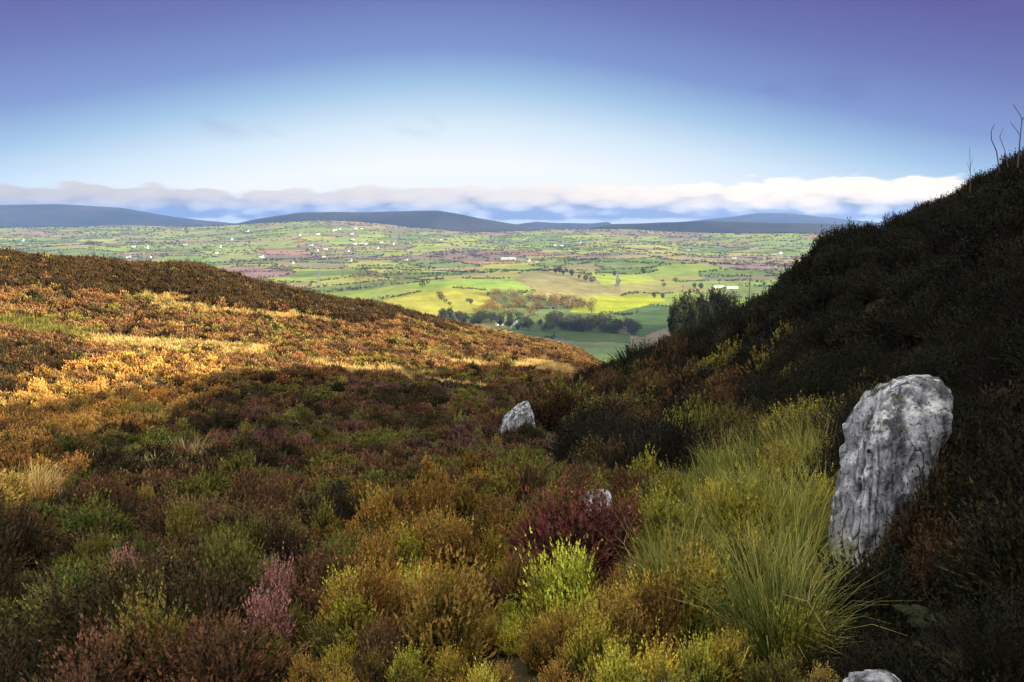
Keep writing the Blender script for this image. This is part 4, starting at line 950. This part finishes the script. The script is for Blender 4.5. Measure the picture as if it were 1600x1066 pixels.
# ------------------------------------------------------------------ houses, sheds, pylons
def box_v(x0, x1, y0, y1, z0, z1):
    v_ = [(x, y, z) for z in (z0, z1) for y in (y0, y1) for x in (x0, x1)]
    return v_, [(0, 2, 3, 1), (4, 5, 7, 6), (0, 1, 5, 4), (2, 6, 7, 3), (0, 4, 6, 2), (1, 3, 7, 5)]
def pyd(name, v_, f_, mat):
    me = bpy.data.meshes.new(name); me.from_pydata(v_, [], f_); me.materials.append(mat); me.update(); return me
def house_meshes(L, D_, H_, Rf, rmat):
    a, b_ = L / 2, D_ / 2
    wall = pyd('wall', [(-a, -b_, -3), (a, -b_, -3), (a, b_, -3), (-a, b_, -3), (-a, -b_, H_), (a, -b_, H_), (a, b_, H_), (-a, b_, H_), (-a, 0, H_ + Rf), (a, 0, H_ + Rf)],
               [(0, 1, 5, 4), (1, 2, 6, 9, 5), (2, 3, 7, 6), (3, 0, 4, 8, 7)], M_WALL)
    o_ = .45; t_ = .22; k = Rf / b_
    vs_ = []
    for dz in (0.03, t_): vs_ += [(-a - o_, -b_ - o_, H_ - k * o_ + dz), (a + o_, -b_ - o_, H_ - k * o_ + dz), (-a - o_, 0, H_ + Rf + dz), (a + o_, 0, H_ + Rf + dz), (-a - o_, b_ + o_, H_ - k * o_ + dz), (a + o_, b_ + o_, H_ - k * o_ + dz)]
    roof = pyd('roof', vs_, [(6, 7, 9, 8), (8, 9, 11, 10), (0, 2, 3, 1), (2, 4, 5, 3), (0, 1, 7, 6), (4, 10, 11, 5), (0, 6, 8, 2), (2, 8, 10, 4), (1, 3, 9, 7), (3, 5, 11, 9)], rmat)
    cv, cf = box_v(a * .62, a * .62 + .9, -.35, .35, H_ + Rf - .6, H_ + Rf + 1.3); chim = pyd('chimney', cv, cf, M_WALL)
    wins = []
    for wx in (-a * .6, a * .1, a * .55):
        cv, cf = box_v(wx - .55, wx + .55, -b_ - .05, -b_ + .02, 1.0, 2.3); wins.append(pyd('window', cv, cf, M_GLASS))
    cv, cf = box_v(-a * .28 - .5, -a * .28 + .5, -b_ - .05, -b_ + .02, 0, 2.1); door = pyd('door', cv, cf, M_TIMBER)
    return wall, roof, chim, wins, door
HM = {'house': house_meshes(12, 7.5, 3.6, 3.0, M_SLATE), 'two': house_meshes(11, 7.5, 5.4, 2.8, M_SLATE), 'shed': house_meshes(30, 9, 3.6, 2.0, M_TIN)}
def house(kind, px_, py_, w_px, label, cat='house', y0=900, rot=None, detail=False, z_=None):
    x, y_, z_ = hit(px_, py_, y0)
    L = {'house': 12, 'two': 11, 'shed': 30}[kind]
    s_ = max(min(w_px * y_ / F / L, 2.2), .8)
    o = add('shed' if kind == 'shed' else 'house', None, loc=(x, y_, z_), label=label, cat=cat)
    o.rotation_euler = (0, 0, random.uniform(-.55, .55) if rot is None else rot); s2 = min(s_, 1.35); o.scale = (s_ if kind == 'shed' else s2, s2, s2)
    wl, rf, ch, wi, dr = HM[kind]
    add('wall', wl, o); ro = add('roof', rf, o)
    if kind != 'shed': add('chimney', ch, ro)
    if detail or kind != 'shed':
        for w_ in wi: add('window', w_, o)
        add('door', dr, o)
    return o
ORD = ['first', 'second', 'third', 'fourth', 'fifth', 'sixth', 'seventh', 'eighth', 'ninth', 'tenth', 'eleventh', 'twelfth', 'thirteenth', 'fourteenth', 'fifteenth', 'sixteenth', 'seventeenth']
CL = [('just above the left moor crest', [(35, 377), (132, 352), (209, 386), (229, 388), (201, 403), (233, 403), (290, 383)]),
      ('below the left mountain', [(361, 375), (343, 387), (339, 396), (386, 362), (415, 403), (408, 403), (456, 412)]),
      ('high on the green rise', [(467, 368), (497, 367), (519, 361), (524, 360), (530, 359), (556, 358), (565, 358), (550, 366), (551, 375)]),
      ('low on the green rise', [(486, 384), (555, 382), (564, 381), (571, 382), (589, 389), (596, 379), (613, 382), (495, 393), (509, 390), (543, 393)]),
      ('on the plain beyond the pink copse', [(506, 402), (547, 409), (634, 407), (691, 375)]),
      ('below the small dark ridge', [(817, 375), (867, 384), (878, 385), (905, 380), (936, 369), (825, 409), (838, 410)]),
      ('right of centre on the plain', [(992, 397), (1075, 392), (1147, 404), (1166, 406), (1175, 390), (1191, 404), (1211, 398), (1219, 397), (1228, 404)])]
for phrase, lst in CL:
    for k, (a_, b_) in enumerate(sorted(lst)):
        house('two' if k % 3 == 1 else 'house', a_, b_, random.uniform(4.5, 6.5), f'small white house, {ORD[k]} from the left of those {phrase}')
house('shed', 213, 416, 24, 'long white shed just above the skyline of left moor', 'shed', rot=.05)
house('shed', 794, 406, 22, 'long pale shed on the plain beyond the bright knoll', 'shed', rot=-.1)
house('shed', 1122, 450, 18, 'left half of the long white farm building near spur', 'shed', 700, .08)
house('shed', 1144, 451, 18, 'right half of the long white farm building near spur', 'shed', 700, .04)
house('house', 1104, 470, 8, 'pale house between the dark trees behind the spur', y0=700, rot=.3)
house('house', 806, 508, 9, 'white gabled cottage in the shaded wood, the right one', y0=700, rot=1.2, detail=True)
house('house', 780, 508, 7, 'white cottage half hidden in the shaded wood, the left one', y0=700, rot=.5, detail=True)
def bars(lst, rad):
    V = []; Fc = []
    for a_, b_ in lst:
        v_, f_ = tube_path([a_, b_], rad, rad, 4); Fc += [tuple(i + len(V) for i in q_) for q_ in f_]; V += list(v_)
    return np.array(V), np.array(Fc)
def pylon(px_, py_, h, label, y0=900):
    x, y_, z_ = hit(px_, py_, y0); o = add('pylon', None, loc=(x, y_, z_), label=label, cat='pylon'); o.rotation_euler = (0, 0, .4)
    lv = np.linspace(0, 1, 8); W_ = lambda t: h * (.11 * (1 - t) ** 1.4 + .015)
    cs = ((1, 1), (-1, 1), (-1, -1), (1, -1)); B = []
    for k in range(7):
        t0, t1 = lv[k], lv[k + 1]
        for j in range(4):
            c0, c1 = cs[j], cs[(j + 1) % 4]
            A0 = (c0[0] * W_(t0), c0[1] * W_(t0), t0 * h - .2); A1 = (c0[0] * W_(t1), c0[1] * W_(t1), t1 * h); B1 = (c1[0] * W_(t1), c1[1] * W_(t1), t1 * h); B0 = (c1[0] * W_(t0), c1[1] * W_(t0), t0 * h - .2)
            B += [(A0, A1), (A0, B1), (B0, A1), (A1, B1)]
    add('tower', mesh_np('tower', *bars(B, h * .006), M_STEEL), o)
    for tz, wd in ((.66, .17), (.79, .21), (.92, .15)):
        add('crossarm', mesh_np('crossarm', *bars([((-wd * h, 0, tz * h), (wd * h, 0, tz * h)), ((-wd * h, 0, tz * h), (0, 0, tz * h + .05 * h)), ((wd * h, 0, tz * h), (0, 0, tz * h + .05 * h))], h * .006), M_STEEL), o)
pylon(965, 452, 36, 'grey lattice pylon among the fields above the bright yellow field')
pylon(498, 446, 34, 'small grey lattice pylon above the left moor skyline')
def pole(px_, top_, Y_, label):
    x = (px_ - 800) / F * Y_; zg = float(z_far(x, Y_)); h = pix(px_, top_, Y_)[2] - zg
    o = add('utility_pole', None, loc=(x, Y_, zg), label=label, cat='pole')
    v_, f_ = tube_path([(0, 0, -.3), (0, 0, h)], .22, .16, 8); add('post', mesh_np('post', np.array(v_), np.array(f_), M_TIMBER, True), o)
    v_, f_ = tube_path([(-.9, 0, h - .5), (.9, 0, h - .5)], .1, .1, 6); add('crossarm', mesh_np('crossarm', np.array(v_), np.array(f_), M_TIMBER), o)
pole(1172, 429, 300, 'tall thin utility pole rising behind the dark spur')

# ------------------------------------------------------------------ haze over the lowland
hv, hf = box_v(-16500, 16500, -16500, 16500, -185, 195)
M_HAZE = bpy.data.materials.new('haze'); M_HAZE.use_nodes = True; ht = M_HAZE.node_tree; ht.nodes.clear()
pv = ht.nodes.new('ShaderNodeVolumePrincipled'); pv.inputs['Color'].default_value = (0.22, 0.42, 0.92, 1); pv.inputs['Density'].default_value = 3.8e-5; pv.inputs['Anisotropy'].default_value = 0.0
ho = ht.nodes.new('ShaderNodeOutputMaterial'); ht.links.new(pv.outputs[0], ho.inputs['Volume'])
M_HAZE.cycles.homogeneous_volume = True
add('haze', pyd('haze', hv, hf, M_HAZE), kind='stuff', label='thin blue haze filling the valley air', cat='haze')
